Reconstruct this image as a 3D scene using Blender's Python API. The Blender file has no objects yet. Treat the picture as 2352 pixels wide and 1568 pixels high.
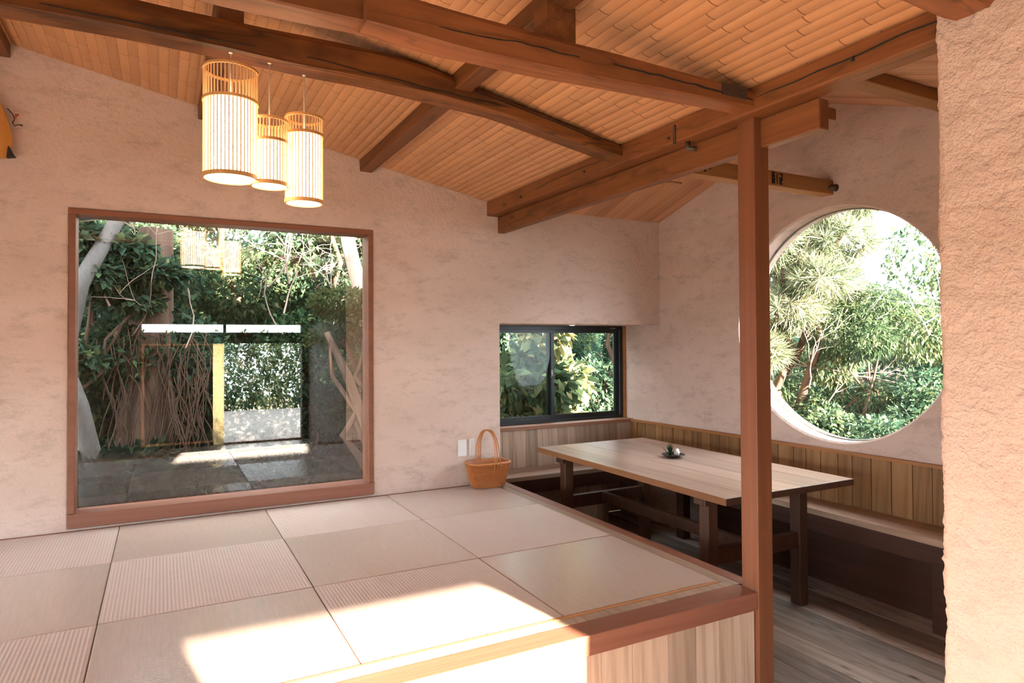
import bpy, bmesh, math, random
import numpy as np
from mathutils import Vector, Matrix, noise as mnoise

random.seed(7)
rng = np.random.default_rng(7)
scene = bpy.context.scene
COL = scene.collection
PI = math.pi

# ------------------------------------------------------------------ camera
def make_camera():
    yaw, pitch, roll = math.atan(804 / 1518), 0.015, -0.0052
    fw = Vector((math.sin(yaw) * math.cos(pitch), math.cos(yaw) * math.cos(pitch), math.sin(pitch)))
    r = Vector((math.cos(yaw), -math.sin(yaw), 0))
    u = r.cross(fw)
    c, s = math.cos(roll), math.sin(roll)
    r2 = r * c + u * s
    u2 = u * c - r * s
    cam = bpy.data.cameras.new('camera')
    o = bpy.data.objects.new('camera', cam)
    COL.objects.link(o)
    m = Matrix.Identity(4)
    for i in range(3):
        m[i][0], m[i][1], m[i][2] = r2[i], u2[i], -fw[i]
    m[0][3], m[1][3], m[2][3] = 0, 0, 1.1
    o.matrix_world = m
    cam.sensor_width = 36
    cam.lens = 1518 / 2352 * 36
    cam.shift_y = -23 / 2352
    cam.clip_start = 0.05
    cam.clip_end = 200
    scene.camera = o
make_camera()

# ------------------------------------------------------------------ world, sun, exposure
SKY = 6.2
SUN = 54.0
world = bpy.data.worlds.new('sky')
scene.world = world
world.use_nodes = True
wn = world.node_tree
wn.nodes.clear()
bg = wn.nodes.new('ShaderNodeBackground')
bg.inputs['Color'].default_value = (0.82, 0.91, 1.0, 1)
bg.inputs['Strength'].default_value = SKY
wo = wn.nodes.new('ShaderNodeOutputWorld')
wn.links.new(bg.outputs[0], wo.inputs[0])

sun = bpy.data.lights.new('sun', 'SUN')
sun.energy = SUN
sun.angle = math.radians(0.7)
sun.color = (1.0, 0.83, 0.66)
so = bpy.data.objects.new('sun', sun)
COL.objects.link(so)
so.rotation_euler = Vector((-0.165, 1.0, -0.2180)).to_track_quat('-Z', 'Y').to_euler()
so.location = (1.5, -8, 4)

vs = scene.view_settings
vs.view_transform = 'Standard'
vs.look = 'None'
vs.exposure = 1.2
vs.gamma = 1.0
vs.use_curve_mapping = False
scene.cycles.max_bounces = 7
scene.cycles.diffuse_bounces = 4
scene.cycles.glossy_bounces = 3
scene.cycles.transmission_bounces = 3
scene.cycles.use_adaptive_sampling = True
scene.cycles.adaptive_threshold = 0.13
scene.cycles.transparent_max_bounces = 8
scene.cycles.sample_clamp_indirect = 6.0
scene.cycles.use_denoising = True
scene.cycles.caustics_reflective = False
scene.cycles.caustics_refractive = False

def portal(name, loc, aim, sx, sy):
    l = bpy.data.lights.new(name, 'AREA')
    l.shape = 'RECTANGLE'
    l.size, l.size_y = sx, sy
    l.cycles.is_portal = True
    o = bpy.data.objects.new(name, l)
    COL.objects.link(o)
    o.location = loc
    o.rotation_euler = Vector(aim).to_track_quat('-Z', 'Y').to_euler()
portal('portal_picture_window', (0.42, 4.86, 0.98), (0, -1, 0), 1.8, 1.8)
portal('portal_round_window', (4.34, 2.95, 1.2), (-1, 0, 0), 1.7, 1.7)
portal('portal_corner_window', (3.14, 5.32, 0.8), (0, -1, 0), 1.6, 0.9)
portal('portal_garden_door', (1.6, -2.36, 0.4), (0, 1, 0), 1.3, 2.0)
portal('portal_added_side_glazing', (-2.78, 1.15, 0.2), (1, 0, 0), 6.3, 1.35)
portal('portal_added_rear_glazing', (-1.75, -2.36, 0.4), (0, 1, 0), 1.2, 1.9)

# ------------------------------------------------------------------ material helpers
class NT:
    def __init__(self, name):
        self.m = bpy.data.materials.new(name)
        self.m.use_nodes = True
        self.t = self.m.node_tree
        self.t.nodes.clear()
        self.out = self.t.nodes.new('ShaderNodeOutputMaterial')
    def n(self, kind, **kw):
        nd = self.t.nodes.new('ShaderNode' + kind)
        for k, v in kw.items():
            if hasattr(nd, k) and k not in ('inputs',):
                setattr(nd, k, v)
        return nd
    def set(self, nd, **kw):
        for k, v in kw.items():
            nd.inputs[k.replace('_', ' ')].default_value = v
        return nd
    def l(self, a, b):
        self.t.links.new(a, b)
    def ramp(self, fac, stops, interp='LINEAR'):
        r = self.n('ValToRGB')
        r.color_ramp.interpolation = interp
        el = r.color_ramp.elements
        while len(el) < len(stops):
            el.new(0.5)
        for e, (p, c) in zip(el, stops):
            e.position = p
            e.color = (c[0], c[1], c[2], 1) if hasattr(c, '__len__') else (c, c, c, 1)
        self.l(fac, r.inputs[0])
        return r.outputs[0]
    def mix(self, fac, a, b, blend='MIX'):
        m = self.n('MixRGB')
        m.blend_type = blend
        for i, v in ((0, fac), (1, a), (2, b)):
            if hasattr(v, 'is_linked'):
                self.l(v, m.inputs[i])
            else:
                m.inputs[i].default_value = v if i == 0 else (v[0], v[1], v[2], 1)
        return m.outputs[0]
    def math(self, op, a, b=None):
        m = self.n('Math')
        m.operation = op
        for i, v in ((0, a), (1, b)):
            if v is None:
                continue
            if hasattr(v, 'is_linked'):
                self.l(v, m.inputs[i])
            else:
                m.inputs[i].default_value = v
        return m.outputs[0]
    def coords(self, scale, rand=True, kind='Object', rot=(0, 0, 0)):
        tc = self.n('TexCoord')
        src = tc.outputs[kind]
        if rand:
            oi = self.n('ObjectInfo')
            mul = self.math('MULTIPLY', oi.outputs['Random'], 41.0)
            add = self.n('VectorMath')
            add.operation = 'ADD'
            self.l(src, add.inputs[0])
            self.l(mul, add.inputs[1])
            src = add.outputs[0]
        mp = self.n('Mapping')
        mp.inputs['Scale'].default_value = scale
        mp.inputs['Rotation'].default_value = rot
        self.l(src, mp.inputs['Vector'])
        return mp.outputs[0]
    def noise(self, vec, scale, detail=4, rough=0.5, dist=0.0):
        nd = self.n('TexNoise')
        self.l(vec, nd.inputs['Vector'])
        self.set(nd, Scale=scale, Detail=detail, Roughness=rough, Distortion=dist)
        return nd.outputs['Fac']
    def bsdf(self, color, rough=0.5, spec=0.5, bump=None, bstr=0.3, bdist=0.01):
        p = self.n('BsdfPrincipled')
        for key, v in (('Base Color', color), ('Roughness', rough)):
            if hasattr(v, 'is_linked'):
                self.l(v, p.inputs[key])
            else:
                p.inputs[key].default_value = (v[0], v[1], v[2], 1) if key == 'Base Color' else v
        p.inputs['Specular IOR Level'].default_value = spec
        if bump is not None:
            b = self.n('Bump')
            b.inputs['Strength'].default_value = bstr
            b.inputs['Distance'].default_value = bdist
            self.l(bump, b.inputs['Height'])
            self.l(b.outputs[0], p.inputs['Normal'])
        self.l(p.outputs[0], self.out.inputs[0])
        return p

def wood(name, light, dark, axis='Y', across=11.0, along=0.7, rough=0.5, knots=0.0, var=0.25, spec=0.4, rings=0.5, crack=0.0):
    k = NT(name)
    ax = 'XYZ'.index(axis)
    def sv(ac, al):
        q = [ac] * 3
        q[ax] = al
        return k.coords(q)
    tone = k.noise(sv(across * 0.55, along * 0.5), 1.0, 1, 0.5, 0.0)
    g1 = k.noise(sv(across * 1.6, along), 1.0, 3, 0.6, 0.0)
    g2 = k.noise(sv(across * 7.0, along * 2.2), 1.0, 2, 0.7, 0.0)
    w = k.n('TexWave')
    w.wave_type = 'BANDS'
    w.bands_direction = 'DIAGONAL'
    k.l(sv(1.0, 0.075), w.inputs['Vector'])
    k.set(w, Scale=across * 0.85, Distortion=5.5, Detail=2.0, Detail_Scale=0.55)
    line = k.ramp(w.outputs['Fac'], [(0.55, 0.0), (0.95, 1.0)])
    f = k.math('ADD', k.math('ADD', k.math('MULTIPLY', tone, 0.45), k.math('MULTIPLY', g1, 0.3)), k.math('MULTIPLY', g2, 0.25))
    f = k.math('SUBTRACT', f, k.math('MULTIPLY', line, rings * 0.09))
    col = k.ramp(f, [(0.30, dark), (0.48, [(a + b) / 2 for a, b in zip(light, dark)]), (0.64, light)])
    if knots > 0:
        sc2 = [3.5] * 3
        sc2[ax] = 1.4
        v2 = k.coords(sc2)
        vo = k.n('TexVoronoi')
        k.l(v2, vo.inputs['Vector'])
        vo.inputs['Scale'].default_value = 1.6
        kn = k.ramp(vo.outputs['Distance'], [(0.03, 1.0), (0.10, 0.0)])
        col = k.mix(k.math('MULTIPLY', kn, knots), col, [c * 0.22 for c in dark])
    if crack > 0:
        sc3 = [5.0] * 3
        sc3[ax] = 0.5
        v3 = k.coords(sc3)
        cn = k.noise(v3, 1.3, 2, 0.6, 0.0)
        cr = k.ramp(k.math('ABSOLUTE', k.math('SUBTRACT', cn, 0.5)), [(0.0, 1.0), (0.016, 0.0)])
        col = k.mix(k.math('MULTIPLY', cr, crack), col, [c * 0.15 for c in dark])
        st = k.noise(sv(4.5, 2.0), 1.0, 3, 0.7, 0.0)
        col = k.mix(k.math('MULTIPLY', k.ramp(st, [(0.5, 0.0), (0.62, 1.0)]), crack * 0.75), col, [c * 0.35 for c in dark])
    oi = k.n('ObjectInfo')
    hs = k.n('HueSaturation')
    hs.inputs['Saturation'].default_value = 1.0
    k.l(k.math('ADD', k.math('MULTIPLY', oi.outputs['Random'], var), 1 - var / 2), hs.inputs['Value'])
    k.l(col, hs.inputs['Color'])
    k.bsdf(hs.outputs[0], rough, spec, g2, 0.2, 0.003)
    return k.m

def plaster(name, c1, c2, c3, lumps=0.5, size=1.0):
    k = NT(name)
    v = k.coords((1, 1, 1), rand=False)
    vs_ = k.coords((1.0, 1.0, 2.2), rand=False)
    big = k.noise(vs_, 1.1 * size, 2, 0.6, 0.0)
    st = k.noise(vs_, 4.5 * size, 7, 0.78, 0.0)
    fine = k.noise(v, 40 * size, 2, 0.65)
    mid = k.noise(v, 11 * size, 3, 0.7, 0.0)
    col = k.ramp(big, [(0.3, c2), (0.65, c1)])
    col = k.mix(k.ramp(st, [(0.50, 0.0), (0.68, 0.85)]), col, c3)
    h = k.math('ADD', k.math('MULTIPLY', mid, 0.7), k.math('MULTIPLY', fine, 0.45))
    k.bsdf(col, 0.9, 0.15, h, lumps, 0.02)
    return k.m

def plain(name, c, rough=0.5, spec=0.5, metal=0.0, bump=None):
    k = NT(name)
    b = None
    if bump:
        b = k.noise(k.coords((1, 1, 1)), bump, 4, 0.6)
    p = k.bsdf(c, rough, spec, b, 0.2, 0.002)
    p.inputs['Metallic'].default_value = metal
    return k.m

def glass(name, ior=1.9, tint=(0.97, 0.99, 0.98)):
    k = NT(name)
    f0 = ((ior - 1) / (ior + 1)) ** 2
    ge = k.n('NewGeometry')
    dt = k.n('VectorMath')
    dt.operation = 'DOT_PRODUCT'
    k.l(ge.outputs['Incoming'], dt.inputs[0])
    k.l(ge.outputs['Normal'], dt.inputs[1])
    om = k.math('SUBTRACT', 1.0, k.math('ABSOLUTE', dt.outputs['Value']))
    fz = k.math('ADD', k.math('MULTIPLY', k.math('POWER', om, 5.0), 1 - f0), f0)
    tr = k.n('BsdfTransparent')
    tr.inputs[0].default_value = (*tint, 1)
    gl = k.n('BsdfGlossy')
    gl.inputs['Roughness'].default_value = 0.0
    mx = k.n('MixShader')
    k.l(fz, mx.inputs[0])
    k.l(tr.outputs[0], mx.inputs[1])
    k.l(gl.outputs[0], mx.inputs[2])
    k.l(mx.outputs[0], k.out.inputs[0])
    return k.m

def leafmat(name, stops, trans=0.35, rough=0.55, gain=1.0):
    k = NT(name)
    at = k.n('Attribute')
    at.attribute_name = 'tint'
    stops = [(p, [gain * (0.72 * v + 0.28 * (0.3 * c[0] + 0.6 * c[1] + 0.1 * c[2])) for v in c]) for p, c in stops]
    col = k.ramp(at.outputs['Fac'], stops)
    d = k.n('BsdfDiffuse')
    k.l(col, d.inputs[0])
    t = k.n('BsdfTranslucent')
    k.l(col, t.inputs[0])
    mx = k.n('MixShader')
    mx.inputs[0].default_value = trans
    k.l(d.outputs[0], mx.inputs[1])
    k.l(t.outputs[0], mx.inputs[2])
    k.l(mx.outputs[0], k.out.inputs[0])
    return k.m

def tatami_mat(name, c1, c2, axis, sheen):
    k = NT(name)
    v = k.coords((1, 1, 1), rand=False)
    w = k.n('TexWave')
    w.wave_type = 'BANDS'
    w.bands_direction = axis
    k.l(v, w.inputs['Vector'])
    k.set(w, Scale=21.0, Distortion=0.25, Detail=1.0, Detail_Scale=3.0)
    sc = (140, 9, 20) if axis == 'Y' else (9, 140, 20)
    fib = k.noise(k.coords(sc, rand=True), 1.0, 3, 0.6)
    blo = k.noise(v, 2.5, 3)
    col = k.mix(k.ramp(fib, [(0.3, 0.0), (0.75, 1.0)]), c2, c1)
    col = k.mix(k.ramp(w.outputs['Fac'], [(0.0, 0.32), (0.5, 0.0)]), col, [c * 0.72 for c in c2])  # rib creases get their shade from a darker colour
    col = k.mix(k.math('MULTIPLY', blo, 0.18), col, [c * 0.8 for c in c2])
    h = k.math('ADD', k.math('MULTIPLY', w.outputs['Fac'], 1.0), k.math('MULTIPLY', fib, 0.25))
    p = k.bsdf(col, 0.5 if axis == 'X' else 0.25, 0.25 if axis == 'X' else 0.5, h, 0.4, 0.0016 if axis == 'X' else 0.00035)
    p.inputs['Sheen Weight'].default_value = sheen
    p.inputs['Sheen Roughness'].default_value = 0.4
    return k.m

M = {}
M['plaster'] = plaster('plaster_beige', (0.66, 0.505, 0.43), (0.585, 0.435, 0.36), (0.44, 0.335, 0.275), 0.5)
M['plaster_rough'] = plaster('plaster_coarse', (0.66, 0.51, 0.425), (0.60, 0.465, 0.38), (0.54, 0.41, 0.335), 0.9, 1.6)
M['beam'] = wood('beam_brown', (0.34, 0.125, 0.045), (0.16, 0.052, 0.018), 'X', 7, 0.7, 0.5, 0.7, 0.2, 0.35, 0.5, 0.35)
M['log_dark'] = wood('log_dark_brown', (0.24, 0.085, 0.022), (0.075, 0.026, 0.008), 'X', 6, 0.7, 0.5, 0.8, 0.15, 0.35, 0.5, 0.7)
M['beam_y'] = wood('beam_brown_long', (0.30, 0.108, 0.035), (0.13, 0.042, 0.014), 'Y', 7, 0.7, 0.5, 0.6, 0.2, 0.35, 0.5, 0.35)
M['purlin'] = wood('purlin_brown', (0.22, 0.08, 0.025), (0.09, 0.03, 0.01), 'Y', 7, 0.7, 0.5, 0.5, 0.2, 0.35, 0.5, 0.35)
M['post'] = wood('post_redbrown', (0.235, 0.085, 0.038), (0.155, 0.052, 0.022), 'Z', 14, 0.5, 0.42, 0.0, 0.1, 0.4, 0.3)
M['rail'] = wood('rail_redbrown', (0.30, 0.12, 0.075), (0.19, 0.07, 0.042), 'X', 12, 0.6, 0.42, 0.0, 0.1, 0.45, 0.4)
M['rail_y'] = wood('rail_redbrown_long', (0.30, 0.12, 0.07), (0.18, 0.065, 0.035), 'Y', 12, 0.6, 0.42, 0.0, 0.1, 0.45, 0.4)
M['frame'] = wood('window_frame_wood', (0.27, 0.105, 0.055), (0.19, 0.067, 0.033), 'X', 14, 0.6, 0.45, 0.0, 0.12, 0.4, 0.3)
M['band_x'] = wood('grey_band', (0.50, 0.37, 0.27), (0.27, 0.19, 0.14), 'Y', 14, 4.0, 0.55, 0.0, 0.1, 0.4, 0.5)
M['band_y'] = wood('grey_band_long', (0.48, 0.35, 0.25), (0.22, 0.14, 0.09), 'Y', 26, 0.5, 0.5, 0.0, 0.1, 0.45, 0.9)
M['fillet'] = wood('orange_fillet', (0.62, 0.31, 0.13), (0.50, 0.23, 0.09), 'X', 12, 0.6, 0.5)
M['panel'] = wood('grey_cedar_panel', (0.60, 0.44, 0.33), (0.33, 0.22, 0.15), 'Z', 11, 0.8, 0.55, 0.4, 0.35, 0.3, 0.9)
M['panel_dark'] = wood('added_panel_dark', (0.10, 0.05, 0.025), (0.05, 0.025, 0.012), 'Z', 11)
M['panel_brown'] = wood('brown_cedar_panel', (0.36, 0.185, 0.075), (0.19, 0.085, 0.03), 'Z', 11, 0.8, 0.55, 0.4, 0.3, 0.3, 0.9)
M['table'] = wood('table_wood', (0.58, 0.41, 0.32), (0.32, 0.20, 0.145), 'Y', 10, 0.7, 0.3, 0.3, 0.4, 0.5, 0.7)
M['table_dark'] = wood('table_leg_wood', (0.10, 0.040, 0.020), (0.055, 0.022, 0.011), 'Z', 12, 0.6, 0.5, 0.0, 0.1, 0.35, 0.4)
M['table_edge'] = wood('table_edge_wood', (0.30, 0.13, 0.045), (0.19, 0.07, 0.025), 'Y', 12, 0.6, 0.45, 0.0, 0.1)
M['bench'] = wood('bench_wood', (0.52, 0.34, 0.24), (0.30, 0.18, 0.12), 'Y', 9, 0.7, 0.4, 0.4, 0.2, 0.45, 0.7)
M['bench_x'] = wood('bench_wood_x', (0.56, 0.40, 0.30), (0.32, 0.20, 0.14), 'X', 9, 0.7, 0.4, 0.4, 0.2, 0.45, 0.7)
M['bench_dark'] = wood('bench_dark', (0.09, 0.032, 0.018), (0.05, 0.018, 0.010), 'Y', 9, 0.7, 0.5, 0.0, 0.1)  # dark brown, deepened for the shade under the benches
M['floor'] = wood('floor_pine', (0.50, 0.41, 0.345), (0.27, 0.21, 0.17), 'Y', 8, 0.8, 0.27, 0.8, 0.8, 0.5, 0.8, 0.3)
M['cap'] = wood('cap_orange_wood', (0.42, 0.17, 0.05), (0.26, 0.09, 0.025), 'Y', 12, 0.6, 0.5)
M['sill'] = wood('sill_redbrown', (0.40, 0.20, 0.12), (0.22, 0.09, 0.05), 'X', 12, 0.6, 0.45)
M['ceil_board'] = wood('ceiling_board', (0.60, 0.33, 0.19), (0.42, 0.19, 0.09), 'Y', 8, 0.6, 0.6, 0.9, 0.25, 0.3, 0.5)
M['ridge'] = wood('yellow_beam', (0.38, 0.175, 0.058), (0.25, 0.10, 0.03), 'X', 12, 0.6, 0.55, 0.3, 0.1)
M['bamboo'] = wood('split_bamboo', (0.60, 0.315, 0.15), (0.50, 0.245, 0.11), 'Y', 22, 0.5, 0.42, 0.0, 0.22, 0.4, 0.2)
M['bamboo_node'] = plain('bamboo_node', (0.26, 0.11, 0.04), 0.6)
M['hoop'] = wood('lamp_hoop', (0.72, 0.40, 0.16), (0.52, 0.25, 0.08), 'Z', 9, 2, 0.5)
M['slat'] = plain('lamp_slat', (0.75, 0.47, 0.23), 0.5)
M['cord'] = plain('cord_white', (0.75, 0.68, 0.60), 0.5)
M['tat_rib'] = tatami_mat('tatami_ribbed', (0.57, 0.41, 0.325), (0.485, 0.335, 0.258), 'X', 0.3)
M['tat_smooth'] = tatami_mat('tatami_smooth', (0.50, 0.338, 0.245), (0.43, 0.282, 0.198), 'Y', 0.3)  # sheen difference between mats put into a darker base tint
M['weave'] = wood('basket_bamboo', (0.62, 0.25, 0.085), (0.42, 0.14, 0.04), 'X', 60, 8, 0.4, 0, 0.1, 0.5, 0.3)
M['weave_dark'] = wood('basket_bamboo_dark', (0.46, 0.165, 0.05), (0.30, 0.095, 0.028), 'X', 60, 8, 0.4, 0, 0.1, 0.5, 0.3)
M['white'] = plain('white_plastic', (0.80, 0.78, 0.75), 0.35)
M['black'] = plain('black_aluminium', (0.012, 0.016, 0.018), 0.35, 0.5)
M['steel'] = plain('dull_steel', (0.10, 0.08, 0.06), 0.5, 0.5, 0.6)
M['zinc'] = plain('zinc_grey', (0.35, 0.33, 0.30), 0.4, 0.5, 0.8)
M['ink'] = plain('black_ink', (0.02, 0.015, 0.012), 0.8)
M['plate'] = plain('dark_glazed_plate', (0.012, 0.014, 0.017), 0.18, 0.6)
M['stone'] = plain('pale_stone', (0.72, 0.66, 0.58), 0.7, 0.3, 0, 40)
M['glass'] = glass('window_glass', 2.2)
M['glass_thin'] = glass('clear_glass', 1.22)
M['dark_wall'] = plain('dark_board', (0.05, 0.035, 0.025), 0.7, 0.3)
M['soil'] = plain('leaf_litter', (0.022, 0.017, 0.012), 0.95, 0.1, 0, 5)
M['bark_grey'] = wood('bark_grey', (0.17, 0.15, 0.14), (0.07, 0.06, 0.055), 'Z', 8, 5, 0.85, 0, 0.2, 0.2, 0.3)
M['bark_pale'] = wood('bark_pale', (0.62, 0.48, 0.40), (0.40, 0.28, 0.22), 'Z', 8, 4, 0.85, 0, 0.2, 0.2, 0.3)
M['bark_brown'] = wood('bark_brown', (0.17, 0.105, 0.075), (0.06, 0.035, 0.024), 'Z', 22, 1.2, 0.9, 0, 0.2, 0.15, 0.4)
M['twig'] = plain('bare_twig', (0.42, 0.30, 0.24), 0.85, 0.2)
M['twig_grey'] = plain('grey_twig', (0.30, 0.28, 0.27), 0.85, 0.2)
M['orange_wood'] = wood('golden_board', (0.55, 0.25, 0.06), (0.40, 0.16, 0.03), 'Z', 9, 0.7, 0.35)
M['red'] = plain('red_tip', (0.35, 0.06, 0.03), 0.5)
M['white_ext'] = plain('render_wall_white', (0.6, 0.58, 0.55), 0.8)
G = ((0.0, (0.006, 0.020, 0.009)), (0.5, (0.022, 0.062, 0.022)), (0.85, (0.06, 0.13, 0.035)), (1.0, (0.17, 0.21, 0.05)))
M['leaf_deep'] = leafmat('leaf_deep', [(p, c) for p, c in G], gain=1.2)
M['leaf_shade'] = leafmat('leaf_shade', [(0.0, (0.003, 0.010, 0.006)), (0.6, (0.010, 0.028, 0.014)), (1.0, (0.035, 0.06, 0.022))])  # shade on the low shrubs put into a darker leaf colour
M['leaf_mid'] = leafmat('leaf_mid', [(0.0, (0.012, 0.042, 0.022)), (0.5, (0.042, 0.10, 0.055)), (0.85, (0.11, 0.19, 0.06)), (1.0, (0.27, 0.29, 0.07))], gain=1.0)
M['leaf_lime'] = leafmat('leaf_lime', [(0.0, (0.04, 0.10, 0.035)), (0.5, (0.13, 0.24, 0.09)), (0.8, (0.34, 0.40, 0.11)), (1.0, (0.62, 0.52, 0.12))], gain=0.52)
M['leaf_maple'] = leafmat('leaf_maple', [(0.0, (0.03, 0.045, 0.010)), (0.6, (0.07, 0.10, 0.02)), (1.0, (0.16, 0.13, 0.03))])
M['needle'] = leafmat('needle', [(0.0, (0.05, 0.11, 0.04)), (0.5, (0.24, 0.32, 0.15)), (1.0, (0.62, 0.58, 0.34))], 0.5, gain=0.6)
k = NT('pale_reed')
d = k.n('BsdfDiffuse'); d.inputs[0].default_value = (0.86, 0.80, 0.64, 1)
t = k.n('BsdfTranslucent'); t.inputs[0].default_value = (0.93, 0.86, 0.66, 1)
mx = k.n('MixShader'); mx.inputs[0].default_value = 0.6
k.l(d.outputs[0], mx.inputs[1]); k.l(t.outputs[0], mx.inputs[2]); k.l(mx.outputs[0], k.out.inputs[0])
M['reed'] = k.m
M['leaf_plant'] = leafmat('leaf_plant', [(0.0, (0.015, 0.05, 0.015)), (1.0, (0.06, 0.14, 0.03))])

# ------------------------------------------------------------------ object helpers
def link(name, me, mat=None, parent=None, loc=None):
    o = bpy.data.objects.new(name, me)
    COL.objects.link(o)
    if mat is not None and me is not None and not me.materials:
        for m in (mat if isinstance(mat, (list, tuple)) else [mat]):
            me.materials.append(M[m] if isinstance(m, str) else m)
    if parent is not None:
        o.parent = parent
    if loc is not None:
        o.location = loc
    return o

def tag(o, label, cat, group=None, kind=None):
    o['label'] = label
    o['category'] = cat
    if group:
        o['group'] = group
    if kind:
        o['kind'] = kind
    return o

def struct(o, label, cat):
    return tag(o, label, cat, None, 'structure')

def empty(name, loc, label=None, cat=None, group=None, kind=None):
    o = bpy.data.objects.new(name, None)
    o.empty_display_size = 0.1
    COL.objects.link(o)
    o.location = loc
    if label:
        tag(o, label, cat, group, kind)
    return o

def shade(me, smooth=True, angle=None):
    for p in me.polygons:
        p.use_smooth = smooth
    return me

def mesh(name, verts, faces, off=(0, 0, 0), smooth=False):
    me = bpy.data.meshes.new(name)
    me.from_pydata([(v[0] - off[0], v[1] - off[1], v[2] - off[2]) for v in verts], [], faces)
    me.update()
    if smooth:
        shade(me)
    return me

def bm_mesh(name, bm, smooth=False):
    bmesh.ops.recalc_face_normals(bm, faces=bm.faces)
    me = bpy.data.meshes.new(name)
    bm.to_mesh(me)
    bm.free()
    if smooth:
        shade(me)
    return me

def add_box(bm, x0, x1, y0, y1, z0, z1):
    vs_ = [bm.verts.new(p) for p in ((x0, y0, z0), (x1, y0, z0), (x1, y1, z0), (x0, y1, z0),
                                     (x0, y0, z1), (x1, y0, z1), (x1, y1, z1), (x0, y1, z1))]
    for f in ((0, 3, 2, 1), (4, 5, 6, 7), (0, 1, 5, 4), (1, 2, 6, 5), (2, 3, 7, 6), (3, 0, 4, 7)):
        bm.faces.new([vs_[i] for i in f])
    return vs_

def box(name, x0, x1, y0, y1, z0, z1, mat, parent=None, bev=0.003, seg=1, origin=None):
    """Box in world coordinates; origin at its base centre (or 0 under a parent Empty placed at world loc)."""
    pl = parent.location if parent is not None else Vector((0, 0, 0))
    c = Vector(((x0 + x1) / 2, (y0 + y1) / 2, z0))
    bm = bmesh.new()
    add_box(bm, x0 - c.x, x1 - c.x, y0 - c.y, y1 - c.y, 0, z1 - z0)
    if bev > 0:
        bmesh.ops.bevel(bm, geom=list(bm.edges), offset=bev, segments=seg, affect='EDGES', profile=0.6)
    me = bm_mesh(name, bm)
    return link(name, me, mat, parent, c - Vector(wloc(parent)))

def wloc(o):
    v = Vector((0, 0, 0))
    while o is not None:
        v = v + o.location
        o = o.parent
    return v

def put(name, verts, faces, mat, parent=None, smooth=False):
    """Mesh given in world coordinates with parent offset removed."""
    off = wloc(parent)
    bm = bmesh.new()
    bm.from_mesh(mesh(name, verts, faces, off))
    return link(name, bm_mesh(name, bm, smooth), mat, parent)

def tube(points, radii, seg=8, cap=True):
    pts = [Vector(p) for p in points]
    if not hasattr(radii, '__len__'):
        radii = [radii] * len(pts)
    verts, faces = [], []
    prev = None
    for i, p in enumerate(pts):
        a = pts[max(i - 1, 0)]
        b = pts[min(i + 1, len(pts) - 1)]
        d = (b - a).normalized()
        ref = prev if prev is not None else (Vector((0, 0, 1)) if abs(d.z) < 0.9 else Vector((1, 0, 0)))
        x = (ref - d * ref.dot(d)).normalized()
        prev = x
        y = d.cross(x)
        for k in range(seg):
            t = 2 * PI * k / seg
            verts.append(p + (x * math.cos(t) + y * math.sin(t)) * radii[i])
    for i in range(len(pts) - 1):
        for k in range(seg):
            a, b = i * seg + k, i * seg + (k + 1) % seg
            faces.append((a, b, b + seg, a + seg))
    if cap:
        faces.append(tuple(range(seg))[::-1])
        n = (len(pts) - 1) * seg
        faces.append(tuple(range(n, n + seg)))
    return verts, faces

class Acc:
    def __init__(self):
        self.v, self.f = [], []
    def add(self, vf):
        n = len(self.v)
        self.v += [tuple(p) for p in vf[0]]
        self.f += [tuple(i + n for i in f) for f in vf[1]]
    def put(self, name, mat, parent=None, smooth=True):
        return put(name, self.v, self.f, mat, parent, smooth)

def cells(xs, zs, holes, y0, y1, top=None, plane='XZ'):
    """Slab made of a grid of cells with rectangular holes; boundary sides closed."""
    nx, nz = len(xs) - 1, len(zs) - 1
    keep = [[True] * nz for _ in range(nx)]
    for i in range(nx):
        for j in range(nz):
            cx, cz = (xs[i] + xs[i + 1]) / 2, (zs[j] + zs[j + 1]) / 2
            for h in holes:
                if h[0] < cx < h[1] and h[2] < cz < h[3]:
                    keep[i][j] = False
    bm = bmesh.new()
    cache = {}
    def V(i, j, k):
        key = (i, j, k)
        if key not in cache:
            x, z = xs[i], zs[j]
            if top and j == nz:
                z = top(x)
            y = (y0, y1)[k]
            cache[key] = bm.verts.new((x, y, z) if plane == 'XZ' else (y, x, z))
        return cache[key]
    for i in range(nx):
        for j in range(nz):
            if not keep[i][j]:
                continue
            bm.faces.new([V(i, j, 0), V(i + 1, j, 0), V(i + 1, j + 1, 0), V(i, j + 1, 0)])
            bm.faces.new([V(i, j, 1), V(i, j + 1, 1), V(i + 1, j + 1, 1), V(i + 1, j, 1)])
            for di, dj, a, b in ((-1, 0, (i, j), (i, j + 1)), (1, 0, (i + 1, j), (i + 1, j + 1)),
                                 (0, -1, (i, j), (i + 1, j)), (0, 1, (i, j + 1), (i + 1, j + 1))):
                ii, jj = i + di, j + dj
                if not (0 <= ii < nx and 0 <= jj < nz and keep[ii][jj]):
                    bm.faces.new([V(*a, 0), V(*b, 0), V(*b, 1), V(*a, 1)])
    return bm

def bevel_sharp(bm, w, seg=2):
    bmesh.ops.recalc_face_normals(bm, faces=bm.faces)
    es = [e for e in bm.edges if len(e.link_faces) == 2 and e.calc_face_angle(0) > 0.6]
    bmesh.ops.bevel(bm, geom=es, offset=w, segments=seg, affect='EDGES', profile=0.5, clamp_overlap=True)

# ------------------------------------------------------------------ key dimensions (metres, platform top = 0)
ZF = -0.55                      # dining floor
YA = 4.658                      # picture window wall
def ceil_z(x): return 2.190 + 0.2055 * (2.249 - x)
def xb(y): return 3.98 + 0.035 * (4.66 - y)      # round window wall, slightly out of square
def roof_d(y): return 2.167 + 0.32 * (4.66 - y) if y > 2.95 else 2.714 - 0.35 * (2.95 - y)

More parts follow.
